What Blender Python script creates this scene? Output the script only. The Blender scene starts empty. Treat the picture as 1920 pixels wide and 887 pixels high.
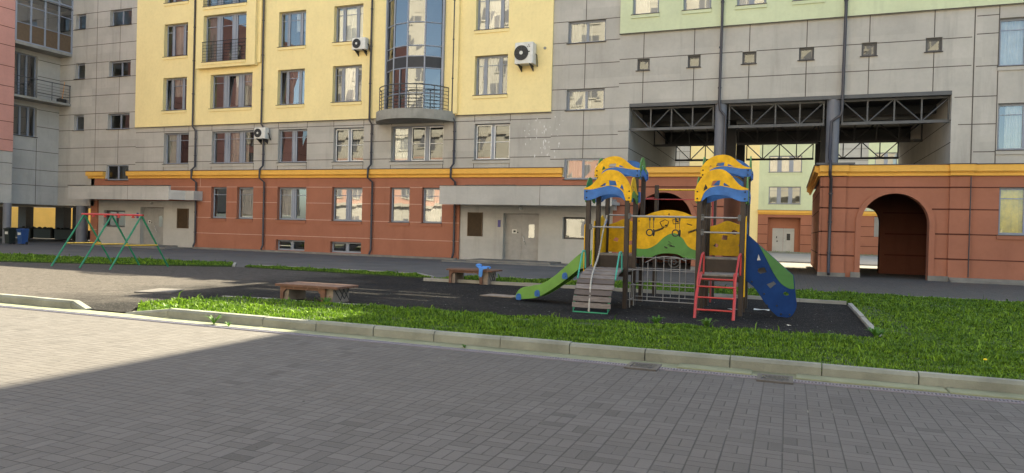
import bpy, math, random
import numpy as np
from mathutils import Vector
random.seed(7); rng = np.random.default_rng(7)
S = bpy.context.scene
COL = S.collection
R = math.radians

# ------------------------------------------------------------ camera
yaw, pitch, roll = R(21.3), R(-0.5), 0.026
F = Vector((-math.sin(yaw)*math.cos(pitch), math.cos(yaw)*math.cos(pitch), math.sin(pitch)))
R0 = Vector((math.cos(yaw), math.sin(yaw), 0)); U0 = R0.cross(F)
Rv = math.cos(roll)*R0 + math.sin(roll)*U0
Uv = -math.sin(roll)*R0 + math.cos(roll)*U0
from mathutils import Matrix
cd = bpy.data.cameras.new('camera'); cam = bpy.data.objects.new('camera', cd); COL.objects.link(cam)
cam.matrix_world = Matrix(((Rv.x, Uv.x, -F.x, 0), (Rv.y, Uv.y, -F.y, 0), (Rv.z, Uv.z, -F.z, 1.6), (0, 0, 0, 1)))
cd.sensor_width = 36; cd.lens = 36*1330/1920; cd.clip_start = .05; cd.clip_end = 600
S.camera = cam
# ------------------------------------------------------------ sky, sun, exposure
SUN_EL = R(46.9)
W = bpy.data.worlds.new('World'); S.world = W; W.use_nodes = True
nt = W.node_tree; nt.nodes.clear()
sky = nt.nodes.new('ShaderNodeTexSky'); sky.sky_type = 'NISHITA'; sky.sun_disc = False
sky.sun_elevation = SUN_EL; sky.sun_rotation = 0; sky.air_density = .8; sky.dust_density = 2.0; sky.ozone_density = .6
bg = nt.nodes.new('ShaderNodeBackground'); bg.inputs[1].default_value = .105
wo = nt.nodes.new('ShaderNodeOutputWorld')
nt.links.new(sky.outputs[0], bg.inputs[0]); nt.links.new(bg.outputs[0], wo.inputs[0])
sl = bpy.data.lights.new('sun', 'SUN'); sl.energy = 5.0; sl.angle = R(.5); sl.color = (1, .89, .74)
so = bpy.data.objects.new('sun', sl); COL.objects.link(so); so.rotation_euler = (-(math.pi/2-SUN_EL), 0, 0); so.location = (0, 60, 60)
S.view_settings.view_transform = 'Standard'; S.view_settings.look = 'None'
S.view_settings.exposure = 2.38; S.view_settings.gamma = 1
try:
    S.view_settings.use_white_balance = True; S.view_settings.white_balance_temperature = 7400; S.view_settings.white_balance_tint = 0
except Exception as e: print('wb', e)
S.render.resolution_x = 1024; S.render.resolution_y = 473
try:
    S.cycles.transparent_max_bounces = 12; S.cycles.max_bounces = 8; S.cycles.diffuse_bounces = 4
except Exception: pass

# ------------------------------------------------------------ materials
def nodes(name):
    m = bpy.data.materials.new(name); m.use_nodes = True; t = m.node_tree
    return m, t, t.nodes['Principled BSDF']
def N(t, kind, **kw):
    n = t.nodes.new(kind)
    for k, v in kw.items():
        if k.startswith('i_'):
            key = k[2:]; key = int(key) if key.isdigit() else key.replace('_', ' ')
            n.inputs[key].default_value = v
        else: setattr(n, k, v)
    return n
def math_(t, op, a, b=None, c=None):
    n = t.nodes.new('ShaderNodeMath'); n.operation = op
    for i, v in enumerate((a, b, c)):
        if v is None: continue
        if isinstance(v, (int, float)): n.inputs[i].default_value = v
        else: t.links.new(v, n.inputs[i])
    return n.outputs[0]
def mixc(t, fac, a, b, mode='MIX'):
    n = t.nodes.new('ShaderNodeMix'); n.data_type = 'RGBA'; n.blend_type = mode
    for i, v in ((0, fac), (6, a), (7, b)):
        if isinstance(v, (int, float)): n.inputs[i].default_value = v
        elif isinstance(v, (tuple, list)): n.inputs[i].default_value = (*v[:3], 1)
        else: t.links.new(v, n.inputs[i])
    return n.outputs[2]
def noise(t, co, scale, detail=3, rough=.6, vscale=None):
    if vscale:
        mp = N(t, 'ShaderNodeMapping'); mp.inputs['Scale'].default_value = vscale
        t.links.new(co, mp.inputs[0]); co = mp.outputs[0]
    n = N(t, 'ShaderNodeTexNoise', i_Scale=scale, i_Detail=detail, i_Roughness=rough)
    t.links.new(co, n.inputs['Vector']); return n.outputs[0]
def ramp(t, x, lo, hi):
    n = N(t, 'ShaderNodeMapRange'); n.inputs[1].default_value = lo; n.inputs[2].default_value = hi
    t.links.new(x, n.inputs[0]); return n.outputs[0]
def geo(t): return t.nodes.new('ShaderNodeNewGeometry').outputs['Position']
def bump(t, b, h, dist, strength=.6):
    n = N(t, 'ShaderNodeBump', i_Distance=dist, i_Strength=strength)
    t.links.new(h, n.inputs['Height']); t.links.new(n.outputs[0], b.inputs['Normal'])

def stucco(name, c, dark=.8, stain=.5, rough=.9, sc=1.0, bmp=.006, cell=None):
    m, t, b = nodes(name); p = geo(t)
    n1 = noise(t, p, .55*sc, 5, .65)
    n2 = noise(t, p, 7*sc, 4, .7)
    n3 = noise(t, p, 1.6, 4, .6, (1.6, 1.6, .16))
    col = mixc(t, ramp(t, n1, .3, .72), tuple(x*dark for x in c), tuple(min(1, x*1.06) for x in c))
    col = mixc(t, math_(t, 'MULTIPLY', ramp(t, n2, .45, .75), .25), col, tuple(x*.72 for x in c))
    col = mixc(t, math_(t, 'MULTIPLY', ramp(t, n3, .56, .78), stain), col, tuple(x*.6 for x in c))
    if cell:
        sx = N(t, 'ShaderNodeSeparateXYZ'); t.links.new(p, sx.inputs[0])
        cx = N(t, 'ShaderNodeCombineXYZ'); t.links.new(math_(t, 'FLOOR', math_(t, 'DIVIDE', math_(t, 'ADD', sx.outputs[0], sx.outputs[1]), cell[0])), cx.inputs[0]); t.links.new(math_(t, 'FLOOR', math_(t, 'DIVIDE', sx.outputs[2], cell[1])), cx.inputs[1])
        wn = N(t, 'ShaderNodeTexWhiteNoise', noise_dimensions='3D'); t.links.new(cx.outputs[0], wn.inputs[0])
        col = mixc(t, math_(t, 'MULTIPLY', wn.outputs['Value'], .11), col, (0.05, .05, .05))
    t.links.new(col, b.inputs['Base Color']); b.inputs['Roughness'].default_value = rough
    b.inputs['Specular IOR Level'].default_value = .25
    bump(t, b, noise(t, p, 45, 3), bmp)
    return m
def plain(name, c, rough=.5, metal=0, var=.15, spec=.5, scale=6, rust=None, bmp=0):
    m, t, b = nodes(name); p = geo(t)
    n1 = noise(t, p, scale, 4, .65)
    col = mixc(t, ramp(t, n1, .3, .7), tuple(x*(1-var) for x in c), tuple(min(1, x*(1+var*.5)) for x in c))
    if rust:
        col = mixc(t, ramp(t, noise(t, p, scale*1.7, 6, .75), rust[1], rust[1]+.06), col, rust[0])
    t.links.new(col, b.inputs['Base Color'])
    b.inputs['Metallic'].default_value = metal; b.inputs['Specular IOR Level'].default_value = spec
    rr = ramp(t, noise(t, p, scale*3, 3), .2, .8)
    t.links.new(math_(t, 'ADD', math_(t, 'MULTIPLY', rr, .2), rough-.1), b.inputs['Roughness'])
    if bmp: bump(t, b, noise(t, p, scale*6, 4), bmp)
    return m

M = {}
M['yellow'] = stucco('yellow_stucco', (.86, .70, .35), .96, .16)
M['ochre'] = stucco('ochre_paint', (.80, .44, .10), .9, .2)
M['red'] = stucco('terracotta_stucco', (.36, .145, .09), .88, .28)
M['grey'] = stucco('grey_stucco', (.49, .46, .415), .84, .5, cell=(2.35, 1.12))
M['grey_light'] = stucco('light_grey_render', (.49, .47, .435), .84, .5, cell=(2.3, 1.1))
M['green'] = stucco('pale_green_stucco', (.60, .64, .42), .9, .28)
M['pink'] = stucco('pink_stucco', (.58, .29, .245), .9, .2)
M['white'] = stucco('white_stucco', (.74, .72, .68), .9, .2)
M['red_dim'] = stucco('shaded_terracotta', (.17, .065, .045), .8, .4)  # terracotta with the shade inside the arch chambers put into its colour
M['opp_white'] = stucco('aged_cream_stucco', (.50, .48, .44), .85, .3)
M['opp_pink'] = stucco('aged_pink_stucco', (.52, .33, .28), .85, .3)
M['groove'] = plain('dark_joint', (.11, .095, .085), .95, spec=.1)
M['groove_pale'] = plain('pale_joint', (.58, .36, .28), .95, spec=.1)
M['groove_red'] = plain('dark_red_joint', (.10, .035, .025), .95, spec=.1)  # dark red colour for wall joint lines
M['concrete'] = stucco('concrete', (.33, .32, .29), .7, .6, sc=3, bmp=.01)
M['plinth'] = stucco('plinth_concrete', (.24, .225, .2), .65, .6, sc=3, bmp=.01)
M['frame'] = plain('window_frame_paint', (.26, .285, .34), .45, var=.12, scale=1)
M['frame_dark'] = plain('dark_frame_paint', (.09, .085, .085), .5)
M['white_frame'] = plain('white_pvc', (.75, .75, .74), .4)
M['flash'] = plain('dark_metal_flashing', (.05, .045, .045), .5, .3)
M['pipe'] = plain('drainpipe_paint', (.045, .042, .05), .4, .2, scale=3, rust=((.16, .13, .12), .66))
M['steel'] = plain('grey_steel_paint', (.075, .078, .085), .5, .1, scale=2)
M['steel_dark'] = plain('dark_steel_paint', (.03, .03, .034), .6)
M['column'] = plain('column_paint', (.15, .155, .18), .55, scale=1.5)
M['door'] = plain('door_paint', (.30, .29, .275), .45, scale=3)
M['louvre'] = plain('brown_louvre', (.13, .085, .05), .6)
M['chrome'] = plain('galvanised_tube', (.24, .24, .25), .4, .5, scale=10)
M['acwhite'] = plain('ac_plastic', (.66, .65, .61), .45, scale=4)
M['black'] = plain('black_plastic', (.015, .015, .016), .5)
M['curtain'] = plain('net_curtain', (.62, .61, .58), .9, scale=2)
M['curtain_dark'] = plain('grey_blind', (.26, .25, .25), .9, scale=2)
M['curtain_yellow'] = plain('yellow_curtain', (.80, .63, .06), .85, scale=3, var=.3)
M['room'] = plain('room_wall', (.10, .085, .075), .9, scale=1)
M['play_yellow'] = plain('yellow_play_panel', (.70, .40, .012), .5, var=.3, scale=5, rust=((.36, .22, .04), .64), spec=.3)
M['play_blue'] = plain('blue_play_panel', (.03, .13, .40), .5, var=.3, scale=5, rust=((.12, .2, .38), .68), spec=.3)
M['play_navy'] = plain('navy_play_panel', (.005, .033, .14), .6, var=.25, scale=3, spec=.12)
M['play_green'] = plain('green_play_panel', (.05, .21, .035), .4, var=.25, scale=3)
M['green_dark'] = plain('dark_green_trim', (.018, .13, .025), .4)
M['slide_green'] = plain('lime_slide_panel', (.11, .27, .045), .4, var=.2, scale=3)
M['post'] = plain('brown_post_wood', (.022, .012, .009), .55, var=.35, scale=4, bmp=.003)
M['red_tube'] = plain('red_tube_paint', (.40, .03, .03), .35, var=.2, scale=8, rust=((.2, .07, .05), .68))
M['green_tube'] = plain('green_tube_paint', (.015, .20, .10), .4, var=.25, scale=6, rust=((.07, .08, .06), .68))
M['teal_tube'] = plain('teal_tube_paint', (.04, .32, .25), .4, var=.2, scale=6)
M['yellow_tube'] = plain('yellow_tube_paint', (.70, .42, .03), .4, scale=8)
M['rope'] = plain('grey_rope', (.40, .38, .35), .9, scale=30, var=.4)
M['blue_plastic'] = plain('blue_plastic', (.06, .20, .55), .4)
M['blue_cloth'] = plain('blue_cloth', (.08, .25, .62), .85, scale=8)
M['bench_red'] = plain('flaking_bench_paint', (.13, .06, .038), .7, var=.4, scale=5, rust=((.22, .15, .11), .60), bmp=.006)
M['bench_side'] = plain('worn_concrete_bench', (.21, .17, .14), .9, var=.3, scale=6, rust=((.14, .075, .05), .62), bmp=.008)
M['paint_black'] = plain('black_spray_paint', (.018, .017, .017), .6)
M['paint_white'] = plain('white_splash', (.72, .71, .70), .8)
M['navy'] = plain('navy_bin_plastic', (.012, .015, .05), .5)
M['bin_blue'] = plain('blue_bin_plastic', (.02, .07, .22), .5)
M['bin_dark'] = plain('dark_bin_plastic', (.01, .014, .012), .6)
M['paper'] = plain('paper_notice', (.65, .64, .6), .8)
M['brass'] = plain('brushed_handle', (.6, .6, .58), .3, .8)
M['sign_blue'] = plain('violet_sign', (.08, .07, .25), .5)
M['soil'] = plain('soil', (.05, .045, .028), .95, var=.5, scale=5, bmp=.02)
M['iron'] = plain('cast_iron', (.075, .07, .07), .6, .3, scale=20)
M['zinc'] = plain('zinc_grating', (.20, .20, .26), .45, .4, scale=20)
M['broom_orange'] = plain('broom_handle', (.7, .3, .08), .6)
M['lamp_glass'] = plain('lamp_glass', (.6, .6, .57), .2)

def wood_planks(name, cols):
    m, t, b = nodes(name); p = geo(t)
    n = noise(t, p, 4, 5, .7, (1.5, 12, 12))
    a = t.nodes.new('ShaderNodeAttribute'); a.attribute_name = 'tint'
    col = mixc(t, ramp(t, n, .3, .7), cols[0], cols[1])
    col = mixc(t, a.outputs['Fac'], col, cols[2], 'MIX')
    t.links.new(col, b.inputs['Base Color']); b.inputs['Roughness'].default_value = .8
    bump(t, b, n, .004); return m
M['planks'] = wood_planks('weathered_planks', ((.10, .085, .08), (.24, .21, .20), (.05, .035, .03)))
M['deck'] = plain('worn_deck', (.20, .18, .165), .8, scale=8, var=.4)

def glass_mat(name, refl, tint, warp):
    m = bpy.data.materials.new(name); m.use_nodes = True; t = m.node_tree; t.nodes.clear()
    o = N(t, 'ShaderNodeOutputMaterial'); mx = N(t, 'ShaderNodeMixShader'); tr = N(t, 'ShaderNodeBsdfTransparent'); gl = N(t, 'ShaderNodeBsdfGlossy')
    tr.inputs[0].default_value = (*tint, 1); gl.inputs[0].default_value = (.93, .95, .96, 1); gl.inputs['Roughness'].default_value = .015
    lw = N(t, 'ShaderNodeLayerWeight', i_Blend=.35)
    t.links.new(math_(t, 'ADD', math_(t, 'MULTIPLY', lw.outputs['Fresnel'], 1-refl), refl), mx.inputs[0])
    p = geo(t); bp = N(t, 'ShaderNodeBump', i_Distance=warp, i_Strength=1.0)
    t.links.new(noise(t, p, 1.1, 0, .3), bp.inputs['Height']); t.links.new(bp.outputs[0], gl.inputs['Normal'])
    t.links.new(tr.outputs[0], mx.inputs[1]); t.links.new(gl.outputs[0], mx.inputs[2]); t.links.new(mx.outputs[0], o.inputs[0])
    return m
M['glass'] = glass_mat('window_glass',   .13, (.78, .82, .82), .0012)
M['glass_b'] = glass_mat('bright_window_glass', .18, (.75, .73, .73), .0018)
M['glass_clear'] = glass_mat('clear_glass', .07, (.85, .86, .85), .0008)
M['glass_dim'] = glass_mat('dim_glass', .16, (.45, .45, .45), .0008)
M['glass_screen'] = glass_mat('screened_glass', .07, (.34, .33, .32), .001)

def paver_mat(name, c, dark, warm):
    m, t, b = nodes(name); p = geo(t)
    sx = N(t, 'ShaderNodeSeparateXYZ'); t.links.new(p, sx.inputs[0])
    u = math_(t, 'DIVIDE', sx.outputs[0], .21); v = math_(t, 'DIVIDE', sx.outputs[1], .21)
    fu = math_(t, 'FRACT', u); fv = math_(t, 'FRACT', v); iu = math_(t, 'FLOOR', u); iv = math_(t, 'FLOOR', v)
    par = math_(t, 'FLOORED_MODULO', math_(t, 'ADD', iu, iv), 2.0)
    tt = math_(t, 'ADD', math_(t, 'MULTIPLY', fu, math_(t, 'SUBTRACT', 1.0, par)), math_(t, 'MULTIPLY', fv, par))
    half = math_(t, 'GREATER_THAN', tt, .5)
    du = math_(t, 'MINIMUM', fu, math_(t, 'SUBTRACT', 1.0, fu)); dv = math_(t, 'MINIMUM', fv, math_(t, 'SUBTRACT', 1.0, fv))
    dm = math_(t, 'ABSOLUTE', math_(t, 'SUBTRACT', tt, .5))
    wob = math_(t, 'MULTIPLY', math_(t, 'SUBTRACT', noise(t, p, 9, 2), .5), .012)
    d = math_(t, 'ADD', math_(t, 'MINIMUM', math_(t, 'MINIMUM', math_(t, 'MULTIPLY', du, .8), dv), dm), wob)
    joint = ramp(t, d, .008, .026)
    cx = N(t, 'ShaderNodeCombineXYZ'); t.links.new(iu, cx.inputs[0]); t.links.new(iv, cx.inputs[1]); t.links.new(half, cx.inputs[2])
    wn = N(t, 'ShaderNodeTexWhiteNoise', noise_dimensions='3D'); t.links.new(cx.outputs[0], wn.inputs[0])
    base = mixc(t, wn.outputs['Value'], tuple(x*.80 for x in c), tuple(x*1.16 for x in c))
    base = mixc(t, math_(t, 'GREATER_THAN', wn.outputs['Value'], .975), base, tuple(x*.62 for x in c))
    base = mixc(t, ramp(t, noise(t, p, .35, 4, .6), .35, .7), base, tuple(x*y for x, y in zip(c, warm)))
    base = mixc(t, math_(t, 'MULTIPLY', ramp(t, noise(t, p, 60, 3, .8), .5, .75), .35), base, tuple(x*1.5 for x in c))
    base = mixc(t, math_(t, 'MULTIPLY', ramp(t, noise(t, p, .8, 6, .8, (.5, 1.6, 1)), .5, .72), .4), base, tuple(x*.72 for x in c))
    base = mixc(t, math_(t, 'MULTIPLY', ramp(t, noise(t, p, 1.7, 7, .8), .58, .70), .35), base, tuple(x*1.5 for x in c))
    base = mixc(t, math_(t, 'MULTIPLY', ramp(t, noise(t, p, 3.1, 5, .7), .6, .72), .4), base, tuple(x*.62 for x in c))
    # open joints filled with pale sand here and there
    sand = math_(t, 'MULTIPLY', ramp(t, noise(t, p, 1.1, 6, .8), .58, .7), .7)
    jc = mixc(t, sand, dark, (.34, .32, .28))
    jfade = math_(t, 'ADD', math_(t, 'MULTIPLY', ramp(t, noise(t, p, .7, 3), .35, .65), .5), .5)
    inv = math_(t, 'MULTIPLY', math_(t, 'SUBTRACT', 1.0, joint), jfade)
    col = mixc(t, inv, base, jc)
    spots = math_(t, 'GREATER_THAN', noise(t, p, 11, 2, .4), .79)
    col = mixc(t, spots, col, (.02, .018, .015))
    t.links.new(col, b.inputs['Base Color']); b.inputs['Roughness'].default_value = .85; b.inputs['Specular IOR Level'].default_value = .3
    h = math_(t, 'ADD', math_(t, 'MULTIPLY', joint, 1.0), math_(t, 'MULTIPLY', noise(t, p, 70, 3), .25))
    h = math_(t, 'ADD', h, math_(t, 'MULTIPLY', wn.outputs['Value'], .35))
    bump(t, b, h, .006, .8)
    return m
M['paver'] = paver_mat('block_paving', (.082, .077, .077), (.030, .028, .029), (.97, .95, .92))
M['paver_dark'] = paver_mat('dark_block_paving', (.10, .092, .085), (.026, .024, .022), (.9, .9, .88))

def speckle(name, c, spec_c, thr, sc=90, patch=.8, dust=False):
    m, t, b = nodes(name); p = geo(t)
    col = mixc(t, ramp(t, noise(t, p, .6, 5, .65), .3, .7), tuple(x*patch for x in c), tuple(x*1.15 for x in c))
    if dust:
        sx = N(t, 'ShaderNodeSeparateXYZ'); t.links.new(p, sx.inputs[0])
        xx = math_(t, 'ADD', sx.outputs[0], math_(t, 'MULTIPLY', math_(t, 'SUBTRACT', noise(t, p, .5, 5, .7), .5), 9.0))
        col = mixc(t, ramp(t, xx, -11.5, -15.0), col, (.062, .056, .053))
        worn = math_(t, 'MULTIPLY', ramp(t, noise(t, p, .9, 6, .75, (1, 2.2, 1)), .56, .7), .45)
        col = mixc(t, worn, col, (.06, .055, .052))
        gr_n = ramp(t, math_(t, 'ADD', math_(t, 'MULTIPLY', noise(t, p, 26, 5, .95), .55), math_(t, 'MULTIPLY', noise(t, p, 5, 6, .9), .45)), .41, .59); dk = t.nodes.new('ShaderNodeMix'); dk.data_type = 'RGBA'; dk.blend_type = 'MULTIPLY'; dk.inputs[0].default_value = 1
        cc = N(t, 'ShaderNodeCombineColor'); gv_ = math_(t, 'ADD', math_(t, 'MULTIPLY', gr_n, 1.1), .45)
        for q in range(3): t.links.new(gv_, cc.inputs[q])
        t.links.new(col, dk.inputs[6]); t.links.new(cc.outputs[0], dk.inputs[7]); col = dk.outputs[2]
    col = mixc(t, ramp(t, noise(t, p, sc, 2, .9), thr, thr+.08), col, spec_c)
    col = mixc(t, math_(t, 'MULTIPLY', ramp(t, noise(t, p, 14, 5, .8), .64, .76), .5), col, spec_c)
    t.links.new(col, b.inputs['Base Color']); b.inputs['Roughness'].default_value = 1; b.inputs['Specular IOR Level'].default_value = .1
    bump(t, b, noise(t, p, sc*.7, 3, .8), .012); return m
M['mat'] = speckle('rubber_crumb', (.0135, .013, .014), (.12, .115, .105), .60, 32, .6, dust=True)
M['asphalt'] = speckle('asphalt', (.12, .114, .112), (.19, .18, .175), .66, 80, .85)
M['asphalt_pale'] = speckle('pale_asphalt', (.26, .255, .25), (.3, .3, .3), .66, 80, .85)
M['apron'] = stucco('mossy_concrete', (.21, .225, .15), .6, .5, sc=4, bmp=.01)
M['kerb'] = stucco('kerb_concrete', (.235, .245, .21), .6, .65, sc=3, bmp=.01)

def grass_mat(name, c1, c2, c3):
    m, t, b = nodes(name); p = geo(t)
    a = t.nodes.new('ShaderNodeAttribute'); a.attribute_name = 'tint'
    col = mixc(t, a.outputs['Fac'], c1, c2)
    col = mixc(t, math_(t, 'MULTIPLY', ramp(t, noise(t, p, 1.1, 4, .6), .45, .68), .6), col, c3)
    t.links.new(col, b.inputs['Base Color']); b.inputs['Roughness'].default_value = .55; b.inputs['Specular IOR Level'].default_value = .3
    tr = N(t, 'ShaderNodeBsdfTranslucent'); t.links.new(col, tr.inputs[0])
    mx = N(t, 'ShaderNodeMixShader', i_0=.35); o = t.nodes['Material Output']
    t.links.new(b.outputs[0], mx.inputs[1]); t.links.new(tr.outputs[0], mx.inputs[2]); t.links.new(mx.outputs[0], o.inputs[0])
    return m
M['grass'] = grass_mat('grass_blades', (.022, .062, .004), (.225, .38, .035), (.05, .12, .010))
M['weed'] = grass_mat('weed_leaves', (.06, .15, .02), (.15, .28, .05), (.09, .17, .03))
M['sod'] = plain('sod', (.03, .05, .012), .95, var=.4, scale=7)
M['petal'] = plain('dandelion_petal', (.8, .6, .02), .7)

# ------------------------------------------------------------ mesh helpers
def wloc(o):
    v = Vector((0, 0, 0))
    while o: v += o.location; o = o.parent
    return v
class MB:
    def __init__(s): s.v = []; s.f = []; s.mi = []; s.sm = []; s.tint = None
    def add(s, vs, fs, mi=0, smooth=False):
        n = len(s.v); s.v += [tuple(v) for v in vs]
        for f in fs: s.f.append(tuple(n+i for i in f)); s.mi.append(mi); s.sm.append(smooth)
        return s
    def quad(s, a, b, c, d, mi=0): return s.add((a, b, c, d), [(0, 1, 2, 3)], mi)
    def box(s, x0, x1, y0, y1, z0, z1, mi=0):
        return s.add([(x, y, z) for z in (z0, z1) for y in (y0, y1) for x in (x0, x1)],
                     [(0, 2, 3, 1), (4, 5, 7, 6), (0, 1, 5, 4), (2, 6, 7, 3), (0, 4, 6, 2), (1, 3, 7, 5)], mi)
    def bbox(s, x0, x1, y0, y1, z0, z1, c=.01, mi=0):   # box with chamfered vertical & top edges
        c = min(c, (x1-x0)*.4, (y1-y0)*.4, (z1-z0)*.4)
        ring = lambda k, z: [(x0+c+k, y0+k, z), (x1-c-k, y0+k, z), (x1-k, y0+c+k, z), (x1-k, y1-c-k, z), (x1-c-k, y1-k, z), (x0+c+k, y1-k, z), (x0+k, y1-c-k, z), (x0+k, y0+c+k, z)]
        vs = ring(0, z0)+ring(0, z1-c)+ring(c*.7, z1); n = 8
        fs = [(i, (i+1) % n, n+(i+1) % n, n+i) for i in range(n)]+[(n+i, n+(i+1) % n, 2*n+(i+1) % n, 2*n+i) for i in range(n)]
        fs += [tuple(range(2*n, 3*n)), tuple(reversed(range(n)))]
        return s.add(vs, fs, mi)
    def tube(s, pts, r, n=10, mi=0, caps=True, radii=None):
        pts = [Vector(p) for p in pts]; vs = []; fs = []; prev = None
        for i, p in enumerate(pts):
            d = (pts[min(i+1, len(pts)-1)]-pts[max(i-1, 0)]).normalized()
            if prev is None:
                a = Vector((0, 0, 1)) if abs(d.z) < .9 else Vector((1, 0, 0))
                u = d.cross(a).normalized()
            else:
                u = (prev-d*prev.dot(d)).normalized()
            prev = u; w = d.cross(u); rr = radii[i] if radii else r
            vs += [p+rr*(math.cos(2*math.pi*k/n)*u+math.sin(2*math.pi*k/n)*w) for k in range(n)]
        for i in range(len(pts)-1):
            fs += [(i*n+k, i*n+(k+1) % n, (i+1)*n+(k+1) % n, (i+1)*n+k) for k in range(n)]
        s.add(vs, fs, mi, True)
        if caps:
            s.add([vs[k] for k in range(n)], [tuple(reversed(range(n)))], mi)
            s.add([vs[(len(pts)-1)*n+k] for k in range(n)], [tuple(range(n))], mi)
        return s
    def prism(s, poly, ax, a, b, mi=0):
        # extrude a 2D polygon (list of (p,q)) along axis ax ('x','y','z') from a to b
        mp = {'x': lambda p, q, w: (w, p, q), 'y': lambda p, q, w: (p, w, q), 'z': lambda p, q, w: (p, q, w)}[ax]
        n = len(poly); vs = [mp(p, q, a) for p, q in poly]+[mp(p, q, b) for p, q in poly]
        fs = [(i, (i+1) % n, n+(i+1) % n, n+i) for i in range(n)]
        s.add(vs, fs, mi)
        s.add(vs[:n], [tuple(reversed(range(n)))], mi); s.add(vs[n:], [tuple(range(n))], mi); return s
    def plate(s, loops, ax, a, b, mi=0):
        # 2D outline with holes (first loop outer), filled and given thickness
        cu = bpy.data.curves.new('tmp', 'CURVE'); cu.dimensions = '2D'; cu.fill_mode = 'BOTH'
        th = abs(b-a); cu.extrude = th/2; cu.bevel_depth = min(.004, th*.2); cu.extrude = th/2-cu.bevel_depth; cu.bevel_resolution = 1
        for lp in loops:
            sp = cu.splines.new('POLY'); sp.points.add(len(lp)-1); sp.use_cyclic_u = True
            for i, (p, q) in enumerate(lp): sp.points[i].co = (p, q, 0, 1)
        ob = bpy.data.objects.new('tmp', cu); me = bpy.data.meshes.new_from_object(ob)
        mid = (a+b)/2
        mp = {'x': lambda v: (mid+v[2], v[0], v[1]), 'y': lambda v: (v[0], mid-v[2], v[1]), 'z': lambda v: (v[0], v[1], mid+v[2])}[ax]
        s.add([mp(v.co) for v in me.vertices], [tuple(p.vertices) for p in me.polygons], mi)
        bpy.data.objects.remove(ob); bpy.data.curves.remove(cu); bpy.data.meshes.remove(me); return s
    def sphere(s, c, r, n=10, m=6, sc=(1, 1, 1), mi=0):
        vs = []; fs = []
        for j in range(m+1):
            th = math.pi*j/m
            for i in range(n):
                ph = 2*math.pi*i/n
                vs.append((c[0]+r*sc[0]*math.sin(th)*math.cos(ph), c[1]+r*sc[1]*math.sin(th)*math.sin(ph), c[2]+r*sc[2]*math.cos(th)))
        for j in range(m):
            fs += [(j*n+i, (j+1)*n+i, (j+1)*n+(i+1) % n, j*n+(i+1) % n) for i in range(n)]
        return s.add(vs, fs, mi, True)
    def torus(s, c, R_, r, ax='y', n=20, m=8, mi=0):
        pts = []
        for i in range(n+1):
            a = 2*math.pi*i/n; p, q = R_*math.cos(a), R_*math.sin(a)
            pts.append({'y': (c[0]+p, c[1], c[2]+q), 'x': (c[0], c[1]+p, c[2]+q), 'z': (c[0]+p, c[1]+q, c[2])}[ax])
        return s.tube(pts, r, m, mi, caps=False)
def mk(name, mb, mats, parent=None, **props):
    me = bpy.data.meshes.new(name)
    off = wloc(parent) if parent else Vector((0, 0, 0))
    me.from_pydata([(v[0]-off.x, v[1]-off.y, v[2]-off.z) for v in mb.v], [], mb.f)
    for m in (mats if isinstance(mats, (list, tuple)) else [mats]): me.materials.append(M[m])
    me.polygons.foreach_set('material_index', mb.mi); me.polygons.foreach_set('use_smooth', mb.sm)
    me.update()
    o = bpy.data.objects.new(name, me); COL.objects.link(o); o.parent = parent
    for k, v in props.items(): o[k] = v
    return o
def thing(name, label, cat, loc, group=None):
    o = bpy.data.objects.new(name, None); COL.objects.link(o); o.location = loc
    o.empty_display_size = .2
    o['label'] = label; o['category'] = cat
    if group: o['group'] = group
    return o
def struct(name, mb, mats): return mk(name, mb, mats, None, kind='structure')
def flat(poly, z): return MB().add([(x, y, z) for x, y in poly], [tuple(range(len(poly)))])

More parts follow.
